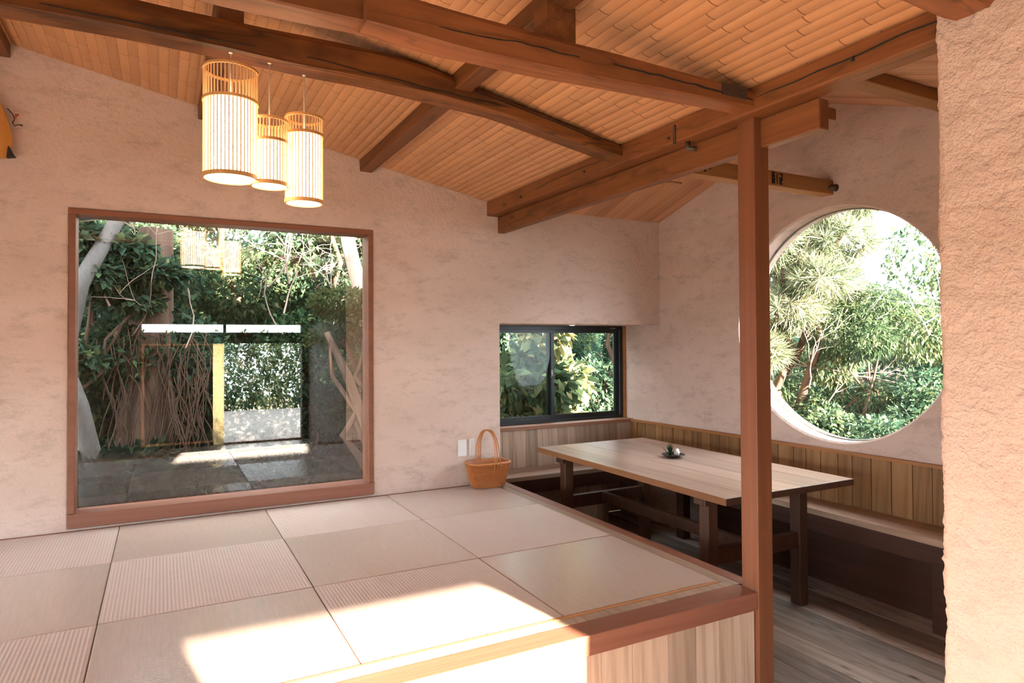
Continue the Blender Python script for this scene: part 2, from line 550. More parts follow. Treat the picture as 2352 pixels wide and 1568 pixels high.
# ------------------------------------------------------------------ structure
# floor of boards
fl = box('floor', -2.7, 4.2, -2.4, 5.3, ZF - 0.12, ZF - 0.022, 'dark_wall', None, 0)
struct(fl, 'weathered pine board floor of the dining nook and room', 'floor')
xw = -2.64
fr = random.Random(3)
shared = {}
while xw < 4.1:
    w = fr.choice([0.105, 0.11, 0.19, 0.16])
    if w not in shared:
        bm = bmesh.new()
        add_box(bm, -w / 2 + 0.001, w / 2 - 0.001, -2.3, 5.2, -0.022, 0)
        bmesh.ops.bevel(bm, geom=list(bm.edges), offset=0.0015, segments=1, affect='EDGES')
        shared[w] = bm_mesh('floor_board', bm)
        shared[w].materials.append(M['floor'])
    o = bpy.data.objects.new('floor_board', shared[w])
    COL.objects.link(o)
    o.parent = fl
    o.location = Vector((xw + w / 2, 0, ZF)) - fl.location
    xw += w

# picture window wall
bm = cells([-2.7, -0.485, 1.335, 2.36, 4.06], [ZF, 0.018, 1.24, 1.90, 2.3],
           [(-0.485, 1.335, 0.018, 1.90), (2.36, 4.1, -1, 1.24)], YA, YA + 0.15,
           lambda x: ceil_z(x) + 0.04 if x < 2.4 else 2.21)
bevel_sharp(bm, 0.012, 3)
wa = link('wall_back', bm_mesh('wall_back', bm), 'plaster')
struct(wa, 'beige trowelled plaster wall around the large picture window', 'wall')
# recess block above, left of and below the corner window
acc = bmesh.new()
add_box(acc, 2.36, 4.10, YA + 0.14, 5.34, 1.243, 2.3)
add_box(acc, 2.20, 2.36, YA + 0.14, 5.34, ZF, 1.25)
add_box(acc, 2.30, 4.10, 5.24, 5.34, ZF, 0.36)
wr = link('wall_recess', bm_mesh('wall_recess', acc), 'plaster')
struct(wr, 'plaster soffit and sides of the corner window recess', 'wall')

# round window wall
def round_wall():
    cy, cz, R, n = 2.955, 1.205, 0.795, 128
    bm = bmesh.new()
    pr = random.Random(5)
    def ring(r, depth, wob):
        out = []
        for i in range(n):
            t = 2 * PI * i / n
            rr = r + wob * mnoise.noise(Vector((math.cos(t) * 3, math.sin(t) * 3, 7.0)))
            y, z = cy + rr * math.cos(t), cz + rr * math.sin(t)
            out.append(bm.verts.new((xb(y) + depth, y, z)))
        return out
    def outer(depth):
        pts = []
        ys = [5.33, 2.95, -2.3]
        pts = [(5.33, ZF), (5.33, roof_d(5.33) + 0.02), (4.66, roof_d(4.66) + 0.02), (2.95, roof_d(2.95) + 0.02), (0.8, roof_d(0.8) + 0.02), (0.8, ZF)]
        return [bm.verts.new((xb(y) + depth, y, z)) for y, z in pts]
    def loop_edges(v):
        return [bm.edges.new((v[i], v[(i + 1) % len(v)])) for i in range(len(v))]
    f_out, f_in = outer(0), ring(R + 0.012, 0, 0.006)
    mid = ring(R, 0.014, 0.006)
    b_in, b_out = ring(R, 0.20, 0.0), outer(0.20)
    e = loop_edges(f_out) + loop_edges(f_in)
    bmesh.ops.triangle_fill(bm, edges=e, use_beauty=True)
    e = loop_edges(b_out) + loop_edges(b_in)
    bmesh.ops.triangle_fill(bm, edges=e, use_beauty=True)
    for A, B in ((f_in, mid), (mid, b_in)):
        for i in range(n):
            bm.faces.new((A[i], A[(i + 1) % n], B[(i + 1) % n], B[i]))
    for i in range(len(f_out)):
        j = (i + 1) % len(f_out)
        bm.faces.new((f_out[i], f_out[j], b_out[j], b_out[i]))
    o = link('wall_right', bm_mesh('wall_right', bm), 'plaster')
    struct(o, 'plaster wall pierced by the big round window', 'wall')
    # window
    w = empty('window_2', (xb(cy) + 0.10, cy, cz - R), 'large round window with clear fixed glass', 'window', None, 'structure')
    V, F = [], []
    for d in (0.118, 0.124):
        for i in range(n):
            t = 2 * PI * i / n
            y, z = cy + (R - 0.001) * math.cos(t), cz + (R - 0.001) * math.sin(t)
            V.append((xb(y) + d, y, z))
    F.append(tuple(range(n)))
    F.append(tuple(range(n, 2 * n))[::-1])
    for i in range(n):
        F.append((i, (i + 1) % n, n + (i + 1) % n, n + i))
    put('pane', V, F, 'glass_thin', w)
    # slim ring holding the pane outside
    V, F = tube([(xb(cy + R * math.cos(t)) + 0.132, cy + (R - 0.004) * math.cos(t), cz + (R - 0.004) * math.sin(t)) for t in np.linspace(0, 2 * PI, 97)], 0.007, 6, False)
    put('ring_frame', V, F, 'zinc', w, True)
round_wall()

# coarse plaster partition at the right
def partition():
    path = []
    for y in np.linspace(-2.3, 0.55, 20):
        path.append((2.24, y))
    for y in np.linspace(0.56, 1.225, 70):
        path.append((2.24, y))
    for a in np.linspace(0, PI / 2, 10)[1:]:
        path.append((2.24 + 0.03 - 0.03 * math.cos(a), 1.228 + 0.03 * math.sin(a)))
    for x in np.linspace(2.28, 2.44, 8):
        path.append((x, 1.258))
    path.append((2.45, 1.25))
    path.append((2.45, -2.3))
    zs = np.linspace(ZF, 2.36, 250)
    V, F = [], []
    n = len(path)
    for z in zs:
        for i, (x, y) in enumerate(path):
            p = Vector((x, y, z))
            d = 0
            if 0.4 < y and x < 2.4:
                d = 0.0045 * mnoise.noise(p * 40) + 0.0045 * mnoise.noise(p * 85) * (0.4 + 1.2 * max(0, mnoise.noise(p * 6) + 0.3)) + 0.007 * mnoise.noise(Vector((x * 9, y * 9, z * 7)))
            nx, ny = (-1, 0) if y < 1.228 else (-0.6, 0.8)
            if x > 2.275:
                nx, ny = 0, 1
            V.append((x + nx * d, y + ny * d, z))
    for j in range(len(zs) - 1):
        for i in range(n - 1):
            F.append((j * n + i, j * n + i + 1, (j + 1) * n + i + 1, (j + 1) * n + i))
    F.append(tuple(range(n))[::-1])
    F.append(tuple(range((len(zs) - 1) * n, len(zs) * n)))
    o = put('wall_partition', V, F, 'plaster_rough', None, True)
    struct(o, 'coarse stippled plaster partition at the right edge', 'wall')
    planks_along_y = [(-2.19 + i * 0.16, -2.19 + i * 0.16 + 0.158) for i in range(16)]  # dark panels added behind the camera to dull the partition's reflection
    for a, b in planks_along_y:
        box('added_dark_panel', 2.226, 2.239, a, b, ZF + 0.001, 2.15, 'panel_dark', o, 0.0015)
partition()

# rear wall with garden openings, side wall with added glazing, nook side wall
bm = cells([-2.7, -2.4, -1.15, -0.28, 0.73, 2.12, 2.5], [ZF, -0.5, 1.09, 1.27, 1.41, 2.3],
           [(-2.4, -1.15, -0.5, 1.41), (-0.28, 0.73, -0.5, 1.09), (0.73, 2.12, -0.56, 1.09), (-0.28, 2.12, 1.27, 1.41)],
           -2.35, -2.2, lambda x: ceil_z(x) + 0.04)
o = link('wall_rear', bm_mesh('wall_rear', bm), 'dark_wall')
struct(o, 'dark boarded rear wall with garden door and narrow transom lights', 'wall')
bm = cells([-2.35, -2.0, 4.3, 4.8], [ZF, -0.45, 0.85, 3.3], [(-2.0, 4.3, -0.45, 0.85)], -2.75, -2.6, lambda y: 3.24, 'YZ')
o = link('wall_left', bm_mesh('wall_left', bm), 'plaster')
struct(o, 'left side wall with wide glazing added for daylight', 'wall')
o = box('wall_nook', 2.45, 4.25, 0.7, 0.8, ZF, 2.4, 'plaster', None, 0)
struct(o, 'plaster side wall closing the dining nook', 'wall')
box('gable_infill', 2.365, 2.412, 0.75, 4.8, 2.193, 2.80, 'plaster', o, 0)

# doors seen only as reflections; unseen side and rear glazing added for daylight
d1 = empty('door_1', (1.6, -2.28, ZF), 'open garden door bay with transom lights in the rear wall', 'door', None, 'structure')
box('door_sill', 0.905, 2.12, -2.34, -2.2, ZF, ZF + 0.03, 'rail', d1, 0.002)
box('transom_pane', 0.905, 2.12, -2.28, -2.274, 1.27, 1.41, 'glass_thin', d1, 0)
box('transom_pane', -0.28, 0.905, -2.28, -2.274, 1.27, 1.41, 'glass_thin', d1, 0)
box('transom_bar', 0.885, 0.925, -2.3, -2.2, 1.27, 1.41, 'dark_wall', d1, 0)
d2 = empty('door_2', (0.26, -2.28, -0.5), 'dark wooden sliding door in the rear wall, its sunlit reveal edges painted as pale strips', 'door', None, 'structure')
box('door_leaf', -0.24, 0.26, -2.30, -2.27, -0.47, 1.06, 'dark_wall', d2, 0.003)
box('door_leaf', 0.24, 0.73, -2.26, -2.23, -0.47, 1.06, 'dark_wall', d2, 0.003)
for a in ((-0.28, 0.73, 1.06, 1.09), (-0.28, 0.73, -0.5, -0.47), (-0.28, -0.24, -0.47, 1.06)):
    box('lit_reveal_edge', a[0], a[1], -2.3, -2.19, a[2], a[3], 'fillet', d2, 0.002)  # sunlit edges of the door reveal painted as pale strips
sc_ = empty('reed_screen', (0.81, -2.2, ZF), 'pale reed screen standing beside the garden door', 'screen')
for i in range(7):
    x = 0.7415 + i * 0.0240
    v, f = tube([(x, -2.26, ZF + 0.001), (x, -2.26, 1.089)], 0.0122, 8)
    put('reed', v, f, 'reed', sc_, True)
w4 = empty('window_4', (-2.68, -0.1, -0.35), 'unseen wide side window added for daylight', 'window', None, 'structure')
box('pane', -2.68, -2.675, -2.0, 4.3, -0.45, 0.85, 'glass_thin', w4, 0)
for y in (-2.0, 0.1, 2.2, 4.25):
    box('mullion', -2.70, -2.65, y, y + 0.05, -0.45, 0.85, 'frame', w4, 0.002)
w5 = empty('window_5', (-1.75, -2.28, -0.5), 'unseen rear side window added for daylight', 'window', None, 'structure')
box('pane', -2.4, -1.15, -2.28, -2.275, -0.5, 1.41, 'glass_thin', w5, 0)

# ------------------------------------------------------------------ roofs
def slab(name, pts, t, mat, label):
    """pts: 4 world corners (bottom side), thickness upward."""
    V = [Vector(p) for p in pts] + [Vector(p) + Vector((0, 0, t)) for p in pts]
    F = [(0, 3, 2, 1), (4, 5, 6, 7), (0, 1, 5, 4), (1, 2, 6, 5), (2, 3, 7, 6), (3, 0, 4, 7)]
    o = put(name, V, F, mat)
    if label:
        struct(o, label, 'ceiling')
    return o
ce = slab('ceiling', [(-3.1, -3.2, ceil_z(-3.1) + 0.012), (2.42, -3.2, ceil_z(2.42) + 0.012), (2.42, 5.1, ceil_z(2.42) + 0.012), (-3.1, 5.1, ceil_z(-3.1) + 0.012)], 0.12, 'dark_wall',
          'sloping ceiling lined with split bamboo strips')
# bamboo strips: six shared meshes
def bamboo_mesh(seed):
    r = random.Random(seed)
    w, sag = 0.0505, 0.0048
    y0, y1 = -2.2, YA - 0.002
    st = [(y0, 1.0, 0)]
    y = y0 + r.uniform(0.05, 0.35)
    while y < y1 - 0.05:
        st += [(y - 0.007, 1.0, 1), (y, 1.30, 2), (y + 0.007, 1.0, 1)]
        y += r.uniform(0.22, 0.42)
    st.append((y1, 1.0, 0))
    prof = [(-0.5, 0.0), (-0.36, -0.62), (0, -1.0), (0.36, -0.62), (0.5, 0.0)]
    V, F, mi = [], [], []
    for (yy, s, k) in st:
        for (u, d) in prof:
            V.append((u * w * 0.985, yy, d * sag * (s if abs(u) < 0.5 else 1)))
    for i in range(len(st) - 1):
        node = st[i][2] == 2
        for k in range(4):
            F.append((i * 5 + k, i * 5 + k + 1, (i + 1) * 5 + k + 1, (i + 1) * 5 + k))
            mi.append(1 if node else 0)
    me = mesh('bamboo_strip', V, F)
    me.materials.append(M['bamboo'])
    me.materials.append(M['bamboo_node'])
    me.polygons.foreach_set('material_index', mi)
    for p in me.polygons:
        p.use_smooth = True
    me.update()
    return me
bam = [bamboo_mesh(100 + i) for i in range(14)]
ang = math.atan(0.2055)
x = 2.33
br = random.Random(11)
last = None
while x > -2.6:
    k = br.randrange(14)
    if k == last:
        k = (k + 1) % 14
    last = k
    o = bpy.data.objects.new('bamboo_strip', bam[k])
    COL.objects.link(o)
    o.parent = ce
    o.location = (x, 0, ceil_z(x) + 0.008)
    o.rotation_euler = (0, ang, 0)
    x -= 0.0505 * math.cos(ang)

# dining nook roof
cd = slab('ceiling_dining', [(2.41, 2.95, 2.75), (4.6, 2.95, 2.75), (4.6, 5.5, roof_d(5.5) + 0.036), (2.41, 5.5, roof_d(5.5) + 0.036)], 0.1, 'dark_wall',
          'pitched board ceiling over the dining nook')
V = [(2.41, 0.6, roof_d(0.6) + 0.036), (4.6, 0.6, roof_d(0.6) + 0.036), (4.6, 2.95, 2.75), (2.41, 2.95, 2.75)]
V = [Vector(p) for p in V] + [Vector(p) + Vector((0, 0, 0.1)) for p in V]
put('roof_deck', V, [(0, 3, 2, 1), (4, 5, 6, 7), (0, 1, 5, 4), (1, 2, 6, 5), (2, 3, 7, 6), (3, 0, 4, 7)], 'dark_wall', cd)
def board_mesh(L, w):
    bm = bmesh.new()
    add_box(bm, -w / 2 + 0.0008, w / 2 - 0.0008, 0, L, 0, 0.014)
    bmesh.ops.bevel(bm, geom=list(bm.edges), offset=0.002, segments=1, affect='EDGES')
    me = bm_mesh('ceiling_board', bm)
    me.materials.append(M['ceil_board'])
    return me
La = (5.4 - 2.95) / math.cos(math.atan(0.32))
Lb = (2.95 - 0.7) / math.cos(math.atan(0.35))
bA, bB = board_mesh(La, 0.105), board_mesh(Lb, 0.105)
x = 2.42 + 0.0525
while x < 4.25:
    o = bpy.data.objects.new('ceiling_board', bA)
    COL.objects.link(o); o.parent = cd
    o.location = (x, 2.95, roof_d(2.951))
    o.rotation_euler = (-math.atan(0.32), 0, 0)
    o = bpy.data.objects.new('ceiling_board', bB)
    COL.objects.link(o); o.parent = cd
    o.location = (x, 0.7, roof_d(0.7))
    o.rotation_euler = (math.atan(0.35), 0, 0)
    x += 0.105

# unseen eave added outside the rear wall to keep low sun off the transoms
V = [(-3.1, -3.2, 1.42), (2.6, -3.2, 1.42), (2.6, -2.34, 1.62), (-3.1, -2.34, 1.62)]
V = [Vector(p) for p in V] + [Vector(p) + Vector((0, 0, 0.06)) for p in V]
o = put('eave', V, [(0, 3, 2, 1), (4, 5, 6, 7), (0, 1, 5, 4), (1, 2, 6, 5), (2, 3, 7, 6), (3, 0, 4, 7)], 'dark_wall')
struct(o, 'unseen eave added over the rear garden door to block sun', 'roof')

# ------------------------------------------------------------------ beams
def log_beam(name, st, yf, yb, mat, label, bow=0.0, ch=0.03, wob=0.006, seed=0, end=False):
    """Hewn beam along X; st = [(x, z_bottom, z_top)...]; front face yf, back face yb."""
    xs = np.linspace(st[0][0], st[-1][0], 44)
    xp = [s[0] for s in st]
    zb = np.interp(xs, xp, [s[1] for s in st])
    zt = np.interp(xs, xp, [s[2] for s in st])
    ker = np.array([1, 2, 3, 2, 1]) / 9.0
    zb = np.convolve(np.pad(zb, 2, 'edge'), ker, 'valid')
    zt = np.convolve(np.pad(zt, 2, 'edge'), ker, 'valid')
    V, F = [], []
    for i, x in enumerate(xs):
        b, t = zb[i], zt[i]
        c = min(ch, (t - b) * 0.3)
        sec = [(yf, b + c * 0.35), (yf + c * 0.35, b), (yb - c, b), (yb, b + c), (yb, t - c), (yb - c, t), (yf + c * 1.6, t), (yf + c * 0.5, t - c * 0.5), (yf, t - c * 1.4)]
        s = 1.0
        if end and i >= len(xs) - 3:
            s = (0.97, 0.9, 0.72)[i - len(xs) + 3]
        cy_, cz_ = (yf + yb) / 2, (b + t) / 2
        for j, (y, z) in enumerate(sec):
            dy = wob * mnoise.noise(Vector((x * 3, j * 1.7, seed)))
            dz = wob * mnoise.noise(Vector((x * 3, j * 1.7, seed + 9)))
            V.append((x, cy_ + (y - cy_) * s + dy, cz_ + (z - cz_) * s + dz))
    n = 9
    for i in range(len(xs) - 1):
        for j in range(n):
            k = (j + 1) % n
            F.append((i * n + j, (i + 1) * n + j, (i + 1) * n + k, i * n + k))
    F.append(tuple(range(n)))
    F.append(tuple(range((len(xs) - 1) * n, len(xs) * n))[::-1])
    root = put(name, V, F, mat, None, False)
    tag(root, label, 'beam')
    return root
log1 = log_beam('roof_log', [(-2.62, 2.22, 2.40), (-0.5, 2.315, 2.46), (0.04, 2.31, 2.452), (0.6, 2.288, 2.445), (0.8, 2.29, 2.455), (1.02, 2.28, 2.446), (1.24, 2.262, 2.40), (1.5, 2.243, 2.335), (1.77, 2.195, 2.289), (2.1, 2.14, 2.22), (2.256, 2.10, 2.185)],
                2.93, 3.07, 'log_dark', 'dark curved roof log, the one the three lamps hang from', seed=1)
log2 = log_beam('roof_beam', [(0.56, 2.098, 2.225), (0.86, 2.076, 2.214), (1.12, 2.077, 2.205), (1.5, 2.082, 2.20), (1.8, 2.09, 2.197), (2.256, 2.10, 2.182)],
                2.01, 2.13, 'beam', 'red-brown straight beam running to the top of the post', seed=5, ch=0.02)
log2b = log_beam('roof_beam', [(-2.62, 2.12, 2.24), (0.3, 2.112, 2.23), (0.62, 2.115, 2.2)], 2.05, 2.16, 'beam',
                 'short beam piece spliced to the red-brown beam at top centre', seed=8, ch=0.015)
log3 = log_beam('roof_log', [(-2.62, 2.22, 2.42), (1.0, 2.2, 2.36), (2.0, 2.12, 2.27), (2.30, 2.10, 2.24)], 1.06, 1.24, 'beam',
                'round-ended log resting on the coarse partition at top right', seed=12, ch=0.05, end=True)

ub = box('eaves_beam', 2.25, 2.36, 0.2, YA + 0.02, 2.083, 2.192, 'beam_y', None, 0.008, 2)
tag(ub, 'long upper beam along the bamboo ceiling edge, over the post', 'beam')
crk = Acc()
lb = box('lower_beam', 2.345, 2.405, 1.765, YA + 0.02, 1.955, 2.08, 'beam_y', None, 0.004)
tag(lb, 'square lower beam bolted under the upper beam, ending past the post', 'beam')
po = box('corner_post', 2.302, 2.392, 2.06, 2.155, ZF, 2.084, 'post', None, 0.004, 2)
tag(po, 'square red-brown post standing at the tatami platform corner', 'post')
# drying checks: thin dark splits along the beam faces
def check(parent, axis, face, u0, u1, z0, z1, w, seed):
    r = random.Random(seed)
    n = 26
    V, F = [], []
    for i in range(n):
        q = i / (n - 1)
        u = u0 + (u1 - u0) * q
        z = z0 + (z1 - z0) * q + 0.010 * mnoise.noise(Vector((u * 4, seed, 0))) + 0.004 * mnoise.noise(Vector((u * 17, seed, 2)))
        hw = w * 0.5 * (math.sin(PI * q) ** 0.4) * (0.6 + 0.5 * r.random()) + 0.0003
        for d in (-0.0018, 0.004):
            for sgn in (-1, 1):
                V.append((u, face + d, z + sgn * hw) if axis == 'X' else (face + d, u, z + sgn * hw))
    for i in range(n - 1):
        a, b = i * 4, i * 4 + 4
        F += [(a, a + 1, b + 1, b), (a + 2, b + 2, b + 3, a + 3), (a, b, b + 2, a + 2), (a + 1, a + 3, b + 3, b + 1)]
    F += [(0, 2, 3, 1), (n * 4 - 4, n * 4 - 3, n * 4 - 1, n * 4 - 2)]
    put('drying_check', V, F, 'ink', parent)
check(log1, 'X', 2.927, 0.55, 1.55, 2.335, 2.275, 0.005, 1)
check(log1, 'X', 2.927, -0.4, 0.35, 2.345, 2.335, 0.005, 2)
check(log1, 'X', 2.927, 1.35, 2.1, 2.33, 2.19, 0.004, 3)
check(log2, 'X', 2.007, 1.5, 2.24, 2.145, 2.13, 0.006, 4)
check(log2, 'X', 2.007, 0.8, 1.35, 2.13, 2.14, 0.003, 5)
check(ub, 'Y', 2.2495, 0.9, 2.0, 2.145, 2.14, 0.006, 6)
check(ub, 'Y', 2.2495, 3.1, 3.9, 2.15, 2.145, 0.004, 7)
# metal fixings
def bolt(x, y, z, parent, r=0.014, axis='X'):
    d = Vector((-0.012, 0, 0)) if axis == 'X' else Vector((0, -0.012, 0))
    v, f = tube([(x, y, z), Vector((x, y, z)) + d], r, 6)
    put('bolt', v, f, 'steel', parent)
for (y, z) in ((2.55, 2.115), (3.3, 2.12), (4.1, 2.125), (1.55, 2.13)):
    bolt(2.25, y, z, ub, 0.008)
box('strap', 2.243, 2.25, 2.50, 2.515, 2.075, 2.17, 'steel', ub, 0.001)
v, f = tube([(2.30, 2.47, 2.083), (2.30, 2.47, 2.05), (2.325, 2.44, 2.045)], 0.013, 8)
put('clamp', v, f, 'steel', ub, True)
box('splice_plate', 2.06, 2.20, 2.002, 2.009, 2.125, 2.175, 'steel', log2, 0.001)
for xx in (2.09, 2.17):
    bolt(xx, 2.004, 2.15, log2, 0.007, 'Y')

# purlins under the bamboo and their short struts
for x0, x1, z, lab in ((1.245, 1.335, 2.318, 'dark purlin between the lamps and the corner window'), (0.20, 0.29, 2.532, 'dark purlin behind the three hanging lamps'),
                       (-0.86, -0.77, 2.735, 'dark purlin at the upper left corner')):
    bm = bmesh.new()
    vv = add_box(bm, x0, x1, -2.2, YA + 0.02, z, 0)
    for v in vv[4:]:
        v.co.z = ceil_z(v.co.x) + 0.006
    bmesh.ops.bevel(bm, geom=list(bm.edges), offset=0.004, segments=1, affect='EDGES')
    o = link('purlin', bm_mesh('purlin', bm), 'purlin')
    tag(o, lab, 'beam')
for x0, x1, y0, y1, z0, z1, lab in ((1.225, 1.35, 2.03, 2.13, 2.19, 2.33, 'short strut on the red-brown beam below the purlin'),
                                    (0.20, 0.30, 2.95, 3.05, 2.43, 2.54, 'short dark strut on the curved log above the lamps'),
                                    (0.19, 0.30, 2.06, 2.15, 2.22, 2.54, 'short dark strut at the top edge above the lamps'),
                                    (1.24, 1.34, 2.95, 3.05, 2.36, 2.33, None)):
    if lab:
        tag(box('strut', x0, x1, y0, y1, z0, z1, 'purlin', None, 0.003), lab, 'strut')
tag(box('strut', 1.235, 1.345, 2.945, 3.05, 2.34, 2.395, 'purlin', None, 0.003), 'short dark strut where purlin crosses the curved log', 'strut')

# beams of the dining nook
tb = box('tie_beam', 2.42, xb(2.95) + 0.02, 2.94, 3.03, 2.088, 2.185, 'ridge', None, 0.003)
tag(tb, 'yellowish tie beam with black stencil marks above the round window', 'beam')
def mark(strokes, x0, z0, s, y, parent):
    a = Acc()
    for (u0, w0, u1, w1) in strokes:
        p, q = Vector((x0 + u0 * s, y, z0 + w0 * s)), Vector((x0 + u1 * s, y, z0 + w1 * s))
        d = (q - p).normalized()
        nn = Vector((-d.z, 0, d.x)) * s * 0.075
        V = [p - nn, q - nn, q + nn, p + nn]
        V = V + [v + Vector((0, 0.0012, 0)) for v in V]
        a.add((V, [(0, 1, 2, 3), (7, 6, 5, 4), (0, 4, 5, 1), (1, 5, 6, 2), (2, 6, 7, 3), (3, 7, 4, 0)]))
    a.put('stencil_mark', 'ink', parent, False)
sq = [(0, 1, .45, 1), (0, .7, .45, .7), (0, .4, .45, .4), (.1, 1, .1, .05), (.35, 1, .35, .05), (0, .05, .45, .05), (.22, .4, .22, .05)]
one = [(0.75, 1, 0.75, 0)]
tri = [(1.05, .95, 1.5, .95), (1.05, .6, 1.5, .6), (1.05, .05, 1.5, .05), (1.12, .6, 1.12, .1), (1.42, .9, 1.42, .3), (1.27, .6, 1.27, .1)]
mark(sq + one + tri, 3.44, 2.103, 0.068, 2.9388, tb)
mark([(0, 1, .3, 1), (.15, 1, .15, .1), (0, .1, .3, .1), (.7, .8, 1, .8), (.85, .9, .85, .3)], 2.86, 2.108, 0.06, 2.9388, tb)
v, f = tube([(xb(2.92) - 0.05, 2.935, 2.13), (xb(2.92) - 0.02, 2.925, 2.13), (xb(2.92), 2.92, 2.13)], [0.012, 0.022, 0.026], 8)
put('tie_bolt', v, f, 'steel', tb, True)
o = box('rafter_beam', 2.42, xb(1.9) + 0.02, 1.90, 1.99, 2.285, 2.345, 'ridge', None, 0.003)
tag(o, 'brown rafter beam beside the coarse partition under the board ceiling', 'beam')
o = box('ridge_stub', 2.44, 2.50, 1.80, 1.86, 2.02, 2.07, 'beam_y', None, 0.003)
tag(o, 'small block stub behind the lower beam end', 'block')
o = box('ledger_strip', 2.45, 3.02, 3.30, 3.36, 2.125, 2.14, 'ceil_board', None, 0.002)
tag(o, 'thin plank ledger under the board ceiling left of the post', 'plank')

# ------------------------------------------------------------------ picture window
w1 = empty('window_1', (0.425, YA, 0.018), 'large picture window in a red-brown wooden frame', 'window', None, 'structure')
y0, y1 = YA - 0.012, YA + 0.15
box('frame_side', -0.487, -0.452, y0, y1, 0.10, 1.867, 'frame', w1, 0.003)
box('frame_side', 1.302, 1.337, y0, y1, 0.10, 1.867, 'frame', w1, 0.003)
box('frame_head', -0.487, 1.337, y0, y1, 1.867, 1.902, 'frame', w1, 0.003)
box('frame_sill', -0.487, 1.337, y0 - 0.012, y1, 0.016, 0.10, 'rail', w1, 0.003)
box('pane', -0.453, 1.303, YA + 0.085, YA + 0.093, 0.095, 1.87, 'glass', w1, 0)

# corner window
w3 = empty('window_3', (3.14, 5.2, 0.365), 'black aluminium sliding window in the corner recess', 'window', None, 'structure')
yw = 5.19
box('frame_head', 2.36, 3.945, yw - 0.03, yw + 0.05, 1.205, 1.243, 'black', w3, 0.002)
box('frame_base', 2.36, 3.945, yw - 0.03, yw + 0.05, 0.362, 0.385, 'black', w3, 0.002)
box('frame_side', 3.905, 3.945, yw - 0.03, yw + 0.05, 0.385, 1.205, 'black', w3, 0.002)
box('frame_side', 2.36, 2.39, yw - 0.03, yw + 0.05, 0.385, 1.205, 'black', w3, 0.002)
box('wood_jamb', 3.945, 3.968, yw - 0.06, yw + 0.05, 0.36, 1.243, 'cap', w3, 0.002)
for nm, a, b, yy in (('sash', 2.39, 3.165, yw - 0.022), ('sash', 3.115, 3.905, yw + 0.012)):
    sash = empty(nm, (0, 0, 0))
    sash.parent = w3
    sash.location = Vector(((a + b) / 2, yy, 0.385)) - w3.location
    bm = bmesh.new()
    hx, dz = (b - a) / 2, 0.82
    st_, rl = 0.032, 0.042
    for q in ((-hx, -hx + st_, 0, dz), (hx - st_, hx, 0, dz), (-hx + st_, hx - st_, 0, rl), (-hx + st_, hx - st_, dz - 0.03, dz)):
        add_box(bm, q[0], q[1], -0.012, 0.012, q[2], q[3])
    link('sash_frame', bm_mesh('sash_frame', bm), 'black', sash)
    bm = bmesh.new()
    add_box(bm, -hx + st_, hx - st_, -0.003, 0.003, rl, dz - 0.03)
    link('pane', bm_mesh('pane', bm), 'glass_thin', sash)
v, f = tube([(3.135, yw - 0.036, 0.77), (3.135, yw - 0.05, 0.79), (3.135, yw - 0.045, 0.84)], [0.012, 0.01, 0.006], 8)
put('latch', v, f, 'zinc', w3, True)
box('maker_tag', 3.80, 3.86, yw - 0.0315, yw - 0.03, 1.216, 1.224, 'zinc', w3, 0)
o = box('window_sill', 2.36, 3.975, 5.035, yw - 0.01, 0.330, 0.362, 'sill', None, 0.004, 2)
tag(o, 'red-brown wooden sill under the corner window', 'sill')

# recessed downlight in the soffit
dl = empty('downlight', (3.15, 4.83, 1.243), 'tiny recessed downlight in the soffit over the corner window', 'light')
v, f = tube([(3.15, 4.83, 1.2425), (3.15, 4.83, 1.236)], [0.034, 0.030], 20)
put('trim_ring', v, f, 'white', dl, True)
k = NT('downlight_glow')
e = k.n('Emission'); e.inputs[0].default_value = (1, 0.85, 0.65, 1); e.inputs[1].default_value = 3
k.l(e.outputs[0], k.out.inputs[0])
M['downglow'] = k.m
v, f = tube([(3.15, 4.83, 1.2365), (3.15, 4.83, 1.2345)], 0.021, 16)
put('lens', v, f, 'downglow', dl)

# ------------------------------------------------------------------ wainscot
def planks_along(parent, n0, n1, fixed, zlo, zhi, axis, mat, seed, t=0.016, wchoices=(0.10, 0.115, 0.13)):
    r = random.Random(seed)
    p = n0
    while p < n1 - 0.01:
        w = min(r.choice(wchoices), n1 - p)
        if n1 - p - w < 0.03:
            w = n1 - p
        if axis == 'X':
            box('plank', p + 0.0008, p + w - 0.0008, fixed, fixed + t, zlo, zhi, mat, parent, 0.0015)
        else:
            xm = xb(p + w / 2) if fixed is None else fixed
            box('plank', xm - t, xm + 0.002, p + 0.0008, p + w - 0.0008, zlo, zhi, mat, parent, 0.0015)
        p += w
wsA = empty('wainscot', (3.15, 5.07, 0.0), 'grey cedar board wainscot below the corner window', 'wainscot')
planks_along(wsA, 2.37, 3.955, 5.064, -0.001, 0.331, 'X', 'panel', 4)
wsB = empty('wainscot', (4.05, 3.0, 0.0), 'brown cedar board wainscot below the round window', 'wainscot')
planks_along(wsB, 0.82, 5.06, None, -0.001, 0.338, 'Y', 'panel_brown', 9)
V = []
for y in (0.82, 5.06):
    for dx, z in ((-0.032, 0.338), (0.002, 0.338), (0.002, 0.358), (-0.032, 0.358)):
        V.append((xb(y) + dx, y, z))
put('cap_rail', V, [(0, 1, 2, 3), (7, 6, 5, 4), (0, 4, 5, 1), (1, 5, 6, 2), (2, 6, 7, 3), (3, 7, 4, 0)], 'cap', wsB)

